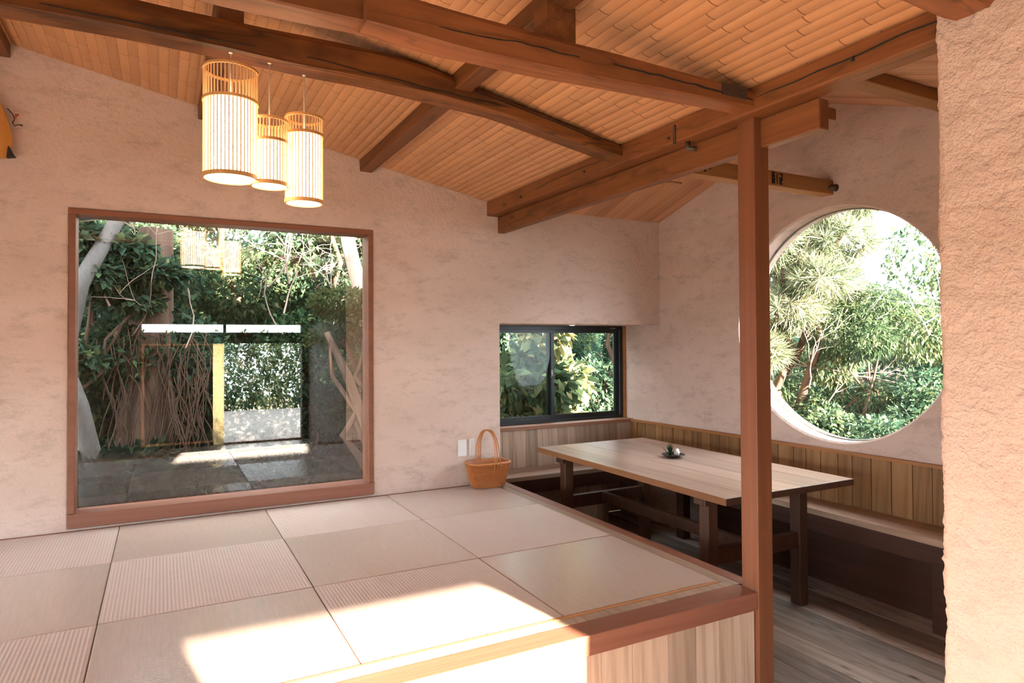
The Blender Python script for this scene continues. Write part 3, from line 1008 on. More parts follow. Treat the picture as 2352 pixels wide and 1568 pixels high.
# ------------------------------------------------------------------ benches
bA_ = empty('bench', (3.1, 4.9, ZF), 'built-in wooden bench below the corner window', 'bench')
box('seat', 2.392, 3.74, 4.725, 4.895, -0.036, 0.0, 'bench_x', bA_, 0.004, 2)
box('seat', 2.392, 3.74, 4.897, 5.063, -0.036, 0.0, 'bench_x', bA_, 0.004, 2)
box('apron', 2.392, 3.76, 4.745, 4.775, -0.15, -0.036, 'bench_dark', bA_, 0.003)
planks_along(bA_, 2.395, 3.60, 4.93, ZF + 0.001, -0.036, 'X', 'panel', 14)
bB_ = empty('bench', (3.9, 3.0, ZF), 'long built-in wooden bench below the round window', 'bench')
V = []
def prism(parent, name, x0, f1, ya, yb_, z0, z1, mat):
    V = []
    for z in (z0, z1):
        V += [(x0, ya, z), (f1(ya), ya, z), (f1(yb_), yb_, z), (x0, yb_, z)]
    return put(name, V, [(0, 3, 2, 1), (4, 5, 6, 7), (0, 1, 5, 4), (1, 2, 6, 5), (2, 3, 7, 6), (3, 0, 4, 7)], mat, parent)
prism(bB_, 'seat', 3.752, lambda y: xb(y) - 0.016, 0.82, 5.062, -0.036, 0.0, 'bench')
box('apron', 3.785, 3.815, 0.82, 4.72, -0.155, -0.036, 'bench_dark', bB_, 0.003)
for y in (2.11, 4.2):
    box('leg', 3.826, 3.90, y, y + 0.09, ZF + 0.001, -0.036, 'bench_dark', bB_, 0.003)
box('underbench_shade', 4.0, 4.02, 0.82, 4.7, ZF + 0.001, -0.036, 'bench_dark', bB_, 0)  # dark sheet standing in for the shade under the bench

# ------------------------------------------------------------------ table
tbx = empty('dining_table', (3.205, 3.61, ZF), 'large dark-legged wooden trestle dining table with planked top', 'table')
tx = [2.675, 2.86, 3.08, 3.28, 3.52, 3.735]
for a, b in zip(tx[:-1], tx[1:]):
    box('top_board', a + 0.0007, b - 0.0007, 2.61, 4.61, 0.214, 0.25, 'table', tbx, 0.0015)
for a in ((2.668, 2.6745, 2.604, 4.616), (3.7355, 3.742, 2.604, 4.616)):
    box('edge_strip', a[0], a[1], a[2], a[3], 0.212, 0.2495, 'table_edge', tbx, 0.001)
for a in ((2.6745, 3.7355, 2.604, 2.6095), (2.6745, 3.7355, 4.6105, 4.616)):
    box('edge_strip', a[0], a[1], a[2], a[3], 0.212, 0.2495, 'table_dark', tbx, 0.001)
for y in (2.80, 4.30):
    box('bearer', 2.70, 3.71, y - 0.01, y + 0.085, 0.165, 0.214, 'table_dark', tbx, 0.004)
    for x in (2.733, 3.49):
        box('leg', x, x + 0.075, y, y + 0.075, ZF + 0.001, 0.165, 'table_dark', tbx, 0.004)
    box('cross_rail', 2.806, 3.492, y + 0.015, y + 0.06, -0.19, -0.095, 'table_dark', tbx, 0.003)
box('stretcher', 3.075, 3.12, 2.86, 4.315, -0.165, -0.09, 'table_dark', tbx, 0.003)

# plate with a tuft of green and a pale stone
pc = Vector((3.295, 3.72, 0.25))
pl_ = empty('plate', pc, 'small dark glazed dish in the middle of the dining table', 'dish')
prof = [(0.0, 0.002), (0.035, 0.002), (0.040, 0.0), (0.046, 0.003), (0.082, 0.020), (0.086, 0.021), (0.083, 0.024), (0.05, 0.010), (0.0, 0.008)]
V, F, n = [], [], 32
for r_, z in prof:
    for i in range(n):
        t = 2 * PI * i / n
        V.append(pc + Vector((max(r_, 0.0005) * math.cos(t), max(r_, 0.0005) * math.sin(t), z)))
for j in range(len(prof) - 1):
    for i in range(n):
        F.append((j * n + i, j * n + (i + 1) % n, (j + 1) * n + (i + 1) % n, (j + 1) * n + i))
put('dish', V, F, 'plate', pl_, True)
def blade(base, direc, L, w, bend):
    b, d = Vector(base), Vector(direc).normalized()
    s = d.cross(Vector((0, 0, 1))).normalized() * w
    pts = []
    for t in (0, 0.4, 0.75, 1.0):
        c = b + d * L * t + Vector((0, 0, -bend * t * t))
        ww = (0.8, 1.0, 0.6, 0.05)[(0, 0.4, 0.75, 1.0).index(t)]
        pts += [c - s * ww, c + s * ww + Vector((0, 0, 0.001))]
    return pts, [(0, 1, 3, 2), (2, 3, 5, 4), (4, 5, 7, 6)]
a = Acc()
r = random.Random(2)
for i in range(26):
    t = r.uniform(0, 2 * PI)
    el = r.uniform(0.7, 1.5)
    a.add(blade(pc + Vector((-0.018 + r.uniform(-.008, .008), 0.01 + r.uniform(-.008, .008), 0.012)), (math.cos(t) * math.cos(el), math.sin(t) * math.cos(el), math.sin(el)), r.uniform(0.05, 0.105), 0.005, 0.004))
o = a.put('succulent', 'leaf_plant', None, False)
tag(o, 'small spiky green plant tuft on the dark dish', 'plant')
bm = bmesh.new()
bmesh.ops.create_icosphere(bm, subdivisions=3, radius=1)
for v in bm.verts:
    q = v.co.copy()
    v.co = pc + Vector((0.026, -0.008, 0.036)) + Vector((q.x * 0.022, q.y * 0.020, q.z * 0.028)) * (1 + 0.25 * mnoise.noise(q * 1.6))
o = link('stone', bm_mesh('stone', bm, True), 'stone')
tag(o, 'pale pebble beside the green tuft on the dark dish', 'stone')

# ------------------------------------------------------------------ tatami platform
pf = empty('tatami_platform', (0, 3.2, ZF), 'raised tatami platform with red-brown edge rail and cedar front', 'platform')
box('base', -2.59, 2.36, 2.11, YA - 0.001, ZF + 0.002, -0.056, 'dark_wall', pf, 0)
box('front_rail', -2.59, 2.301, 2.065, 2.178, -0.078, 0.0, 'rail', pf, 0.004, 2)
box('side_rail', 2.318, 2.388, 2.157, YA + 0.06, -0.078, 0.0, 'rail_y', pf, 0.003)
box('corner_block', 2.302, 2.388, 2.13, 2.156, -0.078, 0.0, 'rail', pf, 0.002)
box('grey_band', -2.59, 2.317, 2.179, 2.232, -0.04, -0.0005, 'band_x', pf, 0.0015)
box('grey_band', 2.252, 2.317, 2.233, YA - 0.002, -0.04, -0.0005, 'band_y', pf, 0.0015)
box('fillet', -2.59, 2.25, 2.233, 2.252, -0.04, 0.002, 'fillet', pf, 0.0015)
box('wall_strip', -2.59, 2.25, 4.628, YA - 0.014, -0.04, 0.003, 'rail', pf, 0.0015)
planks_along(pf, -2.59, 2.298, 2.082, ZF + 0.001, -0.078, 'X', 'panel', 21, 0.02, (0.13, 0.15, 0.18))
planks_along(pf, 2.16, YA, 2.38, ZF + 0.001, -0.078, 'Y', 'panel_brown', 22, 0.02, (0.13, 0.15, 0.18))

colsx = [-2.58, -1.872, -1.046, -0.222, 0.604, 1.424, 2.250]
rowsy = [2.254, 3.062, 3.885, 4.626]
where = {
    (4, 2): 'smooth tatami mat in the far right corner under the basket', (4, 1): 'pale ribbed tatami mat, middle of the row beside the dining table',
    (4, 0): 'smooth tatami mat in the near right corner by the post', (3, 2): 'ribbed tatami mat against the wall left of the basket',
    (3, 1): 'smooth tan tatami mat in the centre, beyond the sunlit mat', (3, 0): 'ribbed tatami mat glaring in full sun at the front edge',
    (2, 2): 'smooth tatami mat directly below the picture window', (2, 1): 'ribbed pinkish tatami mat, one in from the window, left of centre',
    (2, 0): 'smooth tatami mat at the front, half in sun and half in shade', (1, 2): 'ribbed tatami mat at the left end of the window sill',
    (1, 1): 'smooth greyish tatami mat at the left edge, middle row', (1, 0): 'ribbed tatami mat at the lower left corner',
    (0, 2): 'smooth tatami mat beyond the left edge, by the wall', (0, 1): 'ribbed tatami mat beyond the left edge, middle row', (0, 0): 'smooth tatami mat beyond the left edge, front row'}
for i in range(6):
    for j in range(3):
        x0, x1 = colsx[i], colsx[i + 1]
        y0, y1 = rowsy[j], rowsy[j + 1]
        key = (i - 1, j)
        rib = (i + j) % 2 == 0
        o = box('tatami_mat', x0 + 0.0018, x1 - 0.0018, y0 + 0.0018, y1 - 0.0018, -0.055, 0.001 + 0.0012 * ((i * 3 + j * 5) % 3), 'tat_rib' if rib else 'tat_smooth', None, 0.004, 2)
        tag(o, where.get(key, 'tatami mat at the far left end of the platform, %s' % ('front row', 'middle row', 'row by the wall')[j]), 'tatami mat', 'checkerboard tatami mats')

# ------------------------------------------------------------------ basket
def basket():
    bc = Vector((2.182, 4.525, 0.004))
    root = empty('basket', bc, 'woven bamboo basket with arched handle in the tatami corner', 'basket')
    def ringpt(hx, hy, t, e=4.5):
        c, s = math.cos(t), math.sin(t)
        r = (abs(c) ** e + abs(s) ** e) ** (-1 / e)
        return hx * c * r, hy * s * r
    nu, nv = 120, 34
    V, F = [], []
    H = 0.185
    for j in range(nv + 1):
        q = j / nv
        hx = 0.118 + 0.045 * q ** 0.8
        hy = 0.068 + 0.030 * q ** 0.8
        z = H * q
        if j == 0:
            hx, hy = hx - 0.008, hy - 0.008
        for i in range(nu):
            t = 2 * PI * i / nu
            x, y = ringpt(hx, hy, t)
            o_ = 0.0028 * (1 if ((i // 2) + j) % 2 else -1)
            V.append(bc + Vector((x * (1 + o_ / 0.12), y * (1 + o_ / 0.07), z)))
    for j in range(nv):
        for i in range(nu):
            F.append((j * nu + i, j * nu + (i + 1) % nu, (j + 1) * nu + (i + 1) % nu, (j + 1) * nu + i))
    n0 = len(V)
    for j in range(2):
        q = 1 - j
        for i in range(nu):
            t = 2 * PI * i / nu
            x, y = ringpt((0.118 + 0.045 * q) - 0.007, (0.068 + 0.03 * q) - 0.007, t)
            V.append(bc + Vector((x, y, H * q + 0.004)))
    for i in range(nu):
        F.append((n0 + i, n0 + nu + i, n0 + nu + (i + 1) % nu, n0 + (i + 1) % nu))
    F.append(tuple(range(n0 + nu, n0 + 2 * nu)))
    F.append(tuple(range(nu))[::-1])
    body = put('woven_body', V, F, ['weave', 'weave_dark'], root, False)
    for p in body.data.polygons:
        q = p.index
        if q < nu * nv:
            i_, j_ = q % nu, q // nu
            p.material_index = 1 if ((i_ // 2) + j_) % 2 else 0
    pts = [bc + Vector((*ringpt(0.164, 0.099, t), H)) for t in np.linspace(0, 2 * PI, 81)]
    V, F = tube(pts, 0.0075, 8, False)
    put('rim', V, F, 'weave', root, True)
    # handle
    for dx, rr in ((-0.012, 0.0042), (0.0, 0.0058), (0.012, 0.0042)):
        pts = []
        for t in np.linspace(0, PI, 25):
            c = math.cos(t)
            yy = -0.096 * (abs(c) ** 0.75) * (1 if c > 0 else -1)
            xx = 0.036 * c
            zz = 0.14 + 0.285 * math.sin(t) ** 0.62
            spread = 1.0 + 0.9 * (1 - math.sin(t)) ** 2
            pts.append(bc + Vector((xx + dx * spread, yy, zz)))
        V, F = tube(pts, rr, 6)
        hs_ = put('handle_strand', V, F, 'weave', root, True)
    for s in (1, -1):
        for dx in (-0.03, 0.03):
            V, F = tube([bc + Vector((0.036 * s + dx * 0.4, -0.104 * s, 0.215)), bc + Vector((0.036 * s + dx, -0.106 * s, 0.17)), bc + Vector((0.036 * s + dx * 1.2, -0.094 * s, 0.09))], 0.0032, 6)
            put('binding', V, F, 'weave', hs_, True)
basket()

# ------------------------------------------------------------------ wall plates, hanging board
for x0, x1, lab in ((1.995, 2.065, 'white wall socket plate left of the basket handle'), (2.092, 2.132, 'narrow white switch plate behind the basket handle')):
    o = box('wall_plate', x0, x1, YA - 0.009, YA + 0.002, 0.226, 0.352, 'white', None, 0.003, 2)
    tag(o, lab, 'wall plate')
    m_ = (x0 + x1) / 2
    for dz in (0.10, 0.025):
        box('socket', m_ - 0.012, m_ + 0.012, YA - 0.0115, YA - 0.009, 0.226 + dz, 0.226 + dz + 0.024, 'white', o, 0.001)

def flat_shape(name, outline, y0, y1, mat, parent=None, axis='Y'):
    n = len(outline)
    V = []
    for d in (y0, y1):
        for (u, z) in outline:
            V.append((u, d, z) if axis == 'Y' else (d, u, z))
    F = [tuple(range(n)), tuple(range(n, 2 * n))[::-1]] + [(i, n + i, n + (i + 1) % n, (i + 1) % n) for i in range(n)]
    return put(name, V, F, mat, parent)
hb = empty('hanging_board', (-0.95, 4.61, 2.15), 'golden wooden leaf-shaped board with dark tip at the far left', 'ornament')
out = [(-1.16, 2.145), (-0.81, 2.142), (-0.765, 2.15), (-0.752, 2.20), (-0.75, 2.26), (-0.756, 2.305), (-0.77, 2.35), (-0.788, 2.41), (-0.812, 2.468), (-0.86, 2.55), (-0.93, 2.62), (-1.02, 2.64), (-1.1, 2.56), (-1.15, 2.4), (-1.18, 2.25)]
flat_shape('board', out, 4.600, 4.622, 'orange_wood', hb)
flat_shape('tip', [(-0.775, 2.148), (-0.733, 2.156), (-0.748, 2.178), (-0.758, 2.205), (-0.768, 2.215), (-0.772, 2.18)], 4.592, 4.624, 'ink', hb)
tw = empty('twig_ornament', (-0.72, 4.63, 2.32), 'thin wire twig with a reddish bud beside the golden board', 'ornament')
v, f = tube([(-0.775, 4.61, 2.43), (-0.75, 4.612, 2.40), (-0.742, 4.615, 2.375), (-0.752, 4.615, 2.352), (-0.74, 4.612, 2.335), (-0.725, 4.612, 2.345), (-0.712, 4.61, 2.343)], 0.0025, 6)
put('wire', v, f, 'ink', tw, True)
v, f = tube([(-0.742, 4.615, 2.375), (-0.733, 4.61, 2.40), (-0.722, 4.608, 2.402)], [0.002, 0.0075, 0.003], 6)
put('bud', v, f, 'red', tw, True)
v, f = tube([(-0.715, 4.61, 2.343), (-0.704, 4.61, 2.343)], [0.006, 0.005], 6)
put('end_bead', v, f, 'bark_brown', tw, True)
# leaf-shaped board on the partition (seen in the window's reflection)
out = [(-0.42 + 0.052 * math.sin(t) * (1 if t < PI else 1), 0.86 - 0.24 * math.cos(t)) for t in np.linspace(0, 2 * PI, 24, endpoint=False)]
o = flat_shape('leaf_board', out, 2.208, 2.2225, 'orange_wood', None, 'X')
tag(o, 'slim leaf-shaped golden board hung on the coarse partition', 'ornament')

# ------------------------------------------------------------------ pendant lamps
k = NT('lamp_paper')
e = k.n('Emission')
e.inputs[0].default_value = (1.0, 0.78, 0.52, 1)
e.inputs[1].default_value = 2.6
d = k.n('BsdfTranslucent')
d.inputs[0].default_value = (0.9, 0.85, 0.75, 1)
ad = k.n('AddShader')
k.l(e.outputs[0], ad.inputs[0]); k.l(d.outputs[0], ad.inputs[1])
k.l(ad.outputs[0], k.out.inputs[0])
M['paper'] = k.m
def lamp(x, y, R, zb, zm, zt, ztop, label):
    root = empty('pendant_lamp', (x, y, zb), label, 'lamp', 'bamboo pendant lamps')
    def hoop(nm, z, h, r0, r1):
        V, F, n = [], [], 48
        for (r_, zz) in ((r0, z - h / 2), (r1, z - h / 2), (r1, z + h / 2), (r0, z + h / 2)):
            for i in range(n):
                t = 2 * PI * i / n
                V.append((x + r_ * math.cos(t), y + r_ * math.sin(t), zz))
        for j in range(4):
            for i in range(n):
                F.append((j * n + i, j * n + (i + 1) % n, ((j + 1) % 4) * n + (i + 1) % n, ((j + 1) % 4) * n + i))
        return put(nm, V, F, 'hoop', root)
    hoop('top_hoop', zt, 0.010, R - 0.004, R + 0.004)
    hoop('middle_hoop', zm, 0.012, R - 0.003, R + 0.005)
    bh = hoop('bottom_hoop', zb + 0.008, 0.016, R - 0.003, R + 0.005)
    a = Acc()
    ns = 44 if R > 0.09 else 34
    for i in range(ns):
        t = 2 * PI * i / ns
        cx_, cy_ = x + R * math.cos(t), y + R * math.sin(t)
        tx_, ty_ = -math.sin(t) * 0.0022, math.cos(t) * 0.0022
        nx_, ny_ = math.cos(t) * 0.0015, math.sin(t) * 0.0015
        V = []
        for z in (zb, zt):
            V += [(cx_ - tx_ - nx_, cy_ - ty_ - ny_, z), (cx_ + tx_ - nx_, cy_ + ty_ - ny_, z), (cx_ + tx_ + nx_, cy_ + ty_ + ny_, z), (cx_ - tx_ + nx_, cy_ - ty_ + ny_, z)]
        a.add((V, [(0, 3, 2, 1), (4, 5, 6, 7), (0, 1, 5, 4), (1, 2, 6, 5), (2, 3, 7, 6), (3, 0, 4, 7)]))
    a.put('slats', 'slat', root, False)
    V, F, n = [], [], 48
    for z in (zb + 0.006, zm):
        for i in range(n):
            t = 2 * PI * i / n
            V.append((x + (R - 0.005) * math.cos(t), y + (R - 0.005) * math.sin(t), z))
    for i in range(n):
        F.append((i, (i + 1) % n, n + (i + 1) % n, n + i))
    put('paper_shade', V, F, 'paper', root, True)
    V = [(x + (R - 0.005) * math.cos(2 * PI * i / n), y + (R - 0.005) * math.sin(2 * PI * i / n), z) for z in (zb + 0.004, zb + 0.006) for i in range(n)]
    F = [tuple(range(n)), tuple(range(n, 2 * n))[::-1]] + [(i, (i + 1) % n, n + (i + 1) % n, n + i) for i in range(n)]
    put('diffuser', V, F, 'paper', bh)
    v, f = tube([(x, y, zm - 0.06), (x, y, ztop)], 0.0028, 8)
    co = put('cord', v, f, 'cord', root, True)
    v, f = tube([(x, y, zm - 0.07), (x, y, zm - 0.02), (x, y, zm + 0.005)], [0.022, 0.022, 0.008], 12)
    put('lamp_holder', v, f, 'white', co, True)
    v, f = tube([(x, y, ztop - 0.006), (x, y, ztop)], [0.007, 0.008], 12)
    put('ceiling_cap', v, f, 'cord', co, True)
lamp(0.249, 2.95, 0.104, 1.775, 2.095, 2.225, 2.305, 'largest pendant lamp of split bamboo and paper, leftmost')
lamp(0.404, 2.97, 0.074, 1.765, 1.955, 2.045, 2.30, 'smallest pendant lamp, hanging between the other two')
lamp(0.557, 3.02, 0.079, 1.715, 2.02, 2.095, 2.292, 'slim tall pendant lamp hanging lowest, rightmost')

# ------------------------------------------------------------------ outdoors
gv, gf = [], []
gx = np.linspace(-16, 22, 60)
gy = np.linspace(-14, 20, 56)
def ground_z(x, y):
    h = -0.75
    h += 3.6 * max(0, min(1, (y - 8.2) / 5.5))
    return h + 0.10 * mnoise.noise(Vector((x * 0.5, y * 0.5, 1)))
for yy in gy:
    for xx in gx:
        gv.append((xx, yy, ground_z(xx, yy)))
n = len(gx)
for j in range(len(gy) - 1):
    for i in range(n - 1):
        gf.append((j * n + i, j * n + i + 1, (j + 1) * n + i + 1, (j + 1) * n + i))
o = put('ground', gv, gf, 'soil', None, True)
struct(o, 'wooded garden slope outside the windows', 'ground')

M['gravel'] = plain('pale_gravel', (0.27, 0.24, 0.21), 0.9, 0.2, 0, 30)  # for terraces added to bounce sunlight into the room
o = box('terrace', -9.0, 6.0, -8.6, -2.36, -0.9, -0.62, 'gravel', None, 0.01)
struct(o, 'gravel terrace added behind the house to bounce sunlight', 'terrace')
o = box('side_bounce_terrace', -9.0, -2.76, -2.35, 6.0, -0.9, -0.62, 'gravel', None, 0.01)
struct(o, 'gravel terrace added beside the house to bounce light indoors', 'terrace')

def leaves_mesh(name, P, D, N, L, W, tint, mat, parent=None, fold=0.18, off=None):
    """Leaf blades: base P, direction D, normal N, lengths L, widths W (numpy)."""
    n = len(P)
    D = D / np.linalg.norm(D, axis=1, keepdims=True)
    S = np.cross(D, N)
    S /= np.linalg.norm(S, axis=1, keepdims=True) + 1e-9
    N = np.cross(S, D)
    V = np.empty((n, 4, 3))
    V[:, 0] = P
    V[:, 1] = P + D * (L * 0.45)[:, None] + S * W[:, None] * 0.5 + N * (W * fold)[:, None]
    V[:, 2] = P + D * L[:, None]
    V[:, 3] = P + D * (L * 0.45)[:, None] - S * W[:, None] * 0.5 + N * (W * fold)[:, None]
    if parent is not None:
        V = V - np.array(wloc(parent))
    me = bpy.data.meshes.new(name)
    me.vertices.add(n * 4)
    me.vertices.foreach_set('co', V.reshape(-1))
    me.loops.add(n * 4)
    me.loops.foreach_set('vertex_index', np.arange(n * 4, dtype=np.int32))
    me.polygons.add(n)
    me.polygons.foreach_set('loop_start', np.arange(0, n * 4, 4, dtype=np.int32))
    me.polygons.foreach_set('loop_total', np.full(n, 4, dtype=np.int32))
    me.update()
    at = me.attributes.new('tint', 'FLOAT', 'POINT')
    at.data.foreach_set('value', np.repeat(tint, 4).astype(np.float32))
    me.validate()
    return link(name, me, mat, parent)

def unit(n):
    v = rng.normal(size=(n, 3))
    return v / np.linalg.norm(v, axis=1, keepdims=True)

def clump_points(clumps, n):
    """clumps: rows cx,cy,cz,rx,ry,rz; returns points and outward dirs."""
    c = np.array(clumps, float)
    vol = np.cbrt(np.prod(c[:, 3:], axis=1)) ** 2
    idx = rng.choice(len(c), size=n, p=vol / vol.sum())
    d = unit(n)
    rr = rng.uniform(0.55, 1.0, n) ** 0.6
    P = c[idx, :3] + d * c[idx, 3:] * rr[:, None]
    return P, d, idx

def foliage(name, clumps, n, L, W, mat, parent, droop=0.35, tint=(0.45, 0.22), clump_var=0.12):
    P, d, idx = clump_points(clumps, n)
    D = d * 0.6 + unit(n) * 0.7 + np.array([0, 0, -droop])
    N = np.array([0, 0, 1.0]) + unit(n) * 0.75
    Ls = L * rng.uniform(0.65, 1.35, n)
    cv = rng.normal(0, clump_var, len(clumps))
    t = np.clip(rng.normal(tint[0], tint[1], n) + cv[idx], 0, 1)
    return leaves_mesh(name, P, D, N, Ls, Ls * W, t, mat, parent)

def needles(name, clumps, tufts, per, L, W, mat, parent, tint=(0.55, 0.25)):
    P, d, idx = clump_points(clumps, tufts)
    P = np.repeat(P, per, axis=0)
    ax = np.repeat(d * 0.5 + unit(tufts) * 0.4 + np.array([0, 0, 0.25]), per, axis=0)
    n = len(P)
    D = ax + unit(n) * 0.85 + np.array([0, 0, -0.25])
    N = unit(n)
    Ls = L * rng.uniform(0.7, 1.25, n)
    t = np.clip(np.repeat(rng.normal(tint[0], tint[1], tufts), per) + rng.normal(0, 0.08, n), 0, 1)
    return leaves_mesh(name, P, D, N, Ls, np.full(n, W), t, mat, parent, 0.0)

def branchy(parent, name, base, tips, r0, mat, wob=0.12, seed=0, seg=7, steps=9):
    rr = random.Random(seed)
    a = Acc()
    for tip in tips:
        b, t = Vector(base), Vector(tip)
        pts, rad = [], []
        for i in range(steps):
            q = i / (steps - 1)
            p = b.lerp(t, q) + Vector((rr.uniform(-1, 1), rr.uniform(-1, 1), rr.uniform(-.5, .5))) * wob * math.sin(PI * q)
            pts.append(p)
            rad.append(r0 * (1 - 0.85 * q) + 0.003)
        a.add(tube(pts, rad, seg))
    return a.put(name, mat, parent, True)

def shrub(name, label, cat, base, clumps, n, L, W, leaf, bark='bark_brown', tips=None, r0=0.03, group=None, **kw):
    root = empty(name, base, label, cat, group)
    cl = [(base[0] + c[0], base[1] + c[1], base[2] + c[2], c[3], c[4], c[5]) for c in clumps]
    foliage('foliage', cl, n, L, W, leaf, root, **kw)
    tp = tips or [c[:3] for c in cl[:7]]
    branchy(root, 'stem', base, tp, r0, bark, 0.15, sum(map(ord, label)) % 99)
    return root

def blobs(seed, n, ex, ey, z0, z1, r0, r1):
    rr = random.Random(seed)
    out = []
    for i in range(n):
        a = rr.uniform(r0, r1)
        out.append((rr.uniform(-ex, ex), rr.uniform(-ey, ey), rr.uniform(z0, z1), a, a, a * 0.75))
    return out

# backdrop of ivy and undergrowth on the slope: uncountable
def undergrowth():
    n = 62000
    x = rng.uniform(-4.5, 13, n)
    y = rng.uniform(8.0, 14.0, n)
    P = np.stack([x, y, np.array([ground_z(a, b) for a, b in zip(x, y)]) + rng.uniform(0, 0.5, n)], 1)
    D = unit(n) + np.array([0, -0.5, -0.2])
    N = np.array([0, -0.6, 1.0]) + unit(n) * 0.6
    L = rng.uniform(0.07, 0.16, n)
    t = np.clip(rng.normal(0.4, 0.2, n) + 0.25 * np.sin(x * 1.7) * np.cos(y * 1.3), 0, 1)
    o = leaves_mesh('undergrowth', P, D, N, L, L * 0.55, t, 'leaf_mid')
    tag(o, 'dense ivy and undergrowth covering the slope outside', 'undergrowth', None, 'stuff')
undergrowth()

G1 = 'trees outside the picture window'
shrub('evergreen_tree', 'dark evergreen tree filling the left of the picture window', 'tree', (-0.7, 8.2, -0.75), blobs(1, 18, 0.9, 0.7, 0.5, 4.2, 0.35, 0.7), 26000, 0.085, 0.5, 'leaf_mid', group=G1, r0=0.08)
shrub('evergreen_tree', 'yellow-green sunlit tree in the upper middle of the picture window', 'tree', (0.9, 9.0, -0.6), blobs(2, 18, 1.0, 0.7, 1.4, 4.6, 0.35, 0.7), 26000, 0.08, 0.5, 'leaf_lime', group=G1, r0=0.08, tint=(0.4, 0.25))
shrub('evergreen_tree', 'deep green tree behind the centre of the picture window', 'tree', (0.7, 8.0, -0.75), blobs(3, 16, 1.1, 0.6, 0.2, 2.0, 0.3, 0.6), 24000, 0.075, 0.5, 'leaf_deep', group=G1, r0=0.07, tint=(0.55, 0.22))
shrub('evergreen_tree', 'deep green tree at the right of the picture window', 'tree', (2.3, 8.4, -0.7), blobs(4, 16, 0.8, 0.7, 0.4, 4.0, 0.35, 0.65), 24000, 0.08, 0.5, 'leaf_mid', group=G1, r0=0.08)
shrub('maple_tree', 'dark maple with curving trunk at the right of the picture window', 'tree', (1.95, 6.6, -0.75), [(-0.1, 0, 2.05, 0.35, 0.3, 0.16), (0.25, 0.1, 2.25, 0.4, 0.3, 0.18), (-0.35, 0.1, 2.25, 0.32, 0.3, 0.15), (0.1, 0.0, 1.6, 0.3, 0.25, 0.12), (0.3, 0, 1.85, 0.3, 0.25, 0.14), (-0.45, 0.15, 1.9, 0.25, 0.2, 0.1)],
      11000, 0.055, 0.4, 'leaf_maple', tips=[(1.45, 6.55, 1.2), (1.62, 6.6, 1.35), (2.0, 6.6, 1.5), (1.75, 6.5, 1.25)], r0=0.055)
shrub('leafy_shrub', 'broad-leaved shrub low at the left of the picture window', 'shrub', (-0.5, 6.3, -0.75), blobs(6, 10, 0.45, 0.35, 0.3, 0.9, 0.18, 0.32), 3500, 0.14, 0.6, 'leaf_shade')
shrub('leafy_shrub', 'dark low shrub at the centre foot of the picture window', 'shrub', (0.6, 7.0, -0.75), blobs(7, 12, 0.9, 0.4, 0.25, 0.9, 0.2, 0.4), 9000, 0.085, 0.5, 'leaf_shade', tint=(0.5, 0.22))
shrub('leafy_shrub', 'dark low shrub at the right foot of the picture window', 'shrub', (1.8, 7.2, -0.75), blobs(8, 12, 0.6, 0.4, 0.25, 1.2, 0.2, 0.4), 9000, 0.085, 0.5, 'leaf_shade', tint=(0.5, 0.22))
shrub('leafy_shrub', 'green overhanging branch in the top left of the picture window', 'shrub', (-1.25, 6.9, -0.75), [(0.5, -0.1, 2.75, 0.3, 0.25, 0.16), (0.85, 0, 2.7, 0.32, 0.25, 0.14), (0.7, -0.1, 2.45, 0.28, 0.25, 0.13), (1.2, 0, 2.5, 0.25, 0.2, 0.1), (1.0, 0.1, 2.25, 0.25, 0.2, 0.1), (0.5, 0, 1.7, 0.3, 0.3, 0.15)], 5000, 0.10, 0.55, 'leaf_mid', tint=(0.62, 0.18))

def canopy(label, base, cl, n, leaf, seed, tips):  # out-of-view crowns added to cut sky light on the garden
    root = empty('added_shade_tree', base, label, 'tree', 'canopy trees added to shade the garden')
    foliage('foliage', cl, n, 0.12, 0.5, leaf, root)
    branchy(root, 'stem', base, tips, 0.12, 'bark_brown', 0.2, seed)
cr = random.Random(77)
for (bx, by, lab) in ((-2.4, 7.6, 'tall canopy tree added for shade left of the picture window, crown out of sight'), (3.2, 7.9, 'tall canopy tree added for shade between picture and corner windows, crown out of sight')):
    cl = []
    for i in range(16):
        cl.append((bx + (1.6 if bx < 0 else -1.0) + cr.uniform(-1.9, 1.9), cr.uniform(5.6, 8.2), cr.uniform(3.6, 4.6), 0.75, 0.75, 0.35))
    canopy(lab, (bx, by, -0.75), cl, 3000, 'leaf_mid', 3, [c[:3] for c in cl[:6]])

def trunk(name, label, pts, rad, bark, group=None):
    root = empty(name, pts[0], label, 'tree trunk', group)
    P = [Vector(p) for p in pts]
    fine, rr = [], []
    for i in range(len(P) - 1):
        for q in np.linspace(0, 1, 7)[:-1]:
            fine.append(P[i].lerp(P[i + 1], q))
            rr.append((rad[i] * (1 - q) + rad[i + 1] * q) * (1 + 0.08 * mnoise.noise(Vector((i + q, len(name), 3)))))
    fine.append(P[-1]); rr.append(rad[-1])
    v, f = tube(fine, rr, 14)
    put('bark', v, f, bark, root, True)
    return root
trunk('tree_trunk', 'grey leaning trunk crossing the top left of the picture window', [(-0.72, 6.4, 0.95), (-0.60, 6.5, 1.6), (-0.30, 6.8, 2.3), (-0.05, 7.0, 2.9)], [0.075, 0.07, 0.06, 0.05], 'bark_grey')
trunk('tree_trunk', 'grey trunk at the lower left edge of the picture window', [(-0.35, 6.1, -0.75), (-0.42, 6.1, -0.1), (-0.58, 6.15, 0.6), (-0.72, 6.4, 0.95)], [0.11, 0.085, 0.08, 0.075], 'bark_grey')
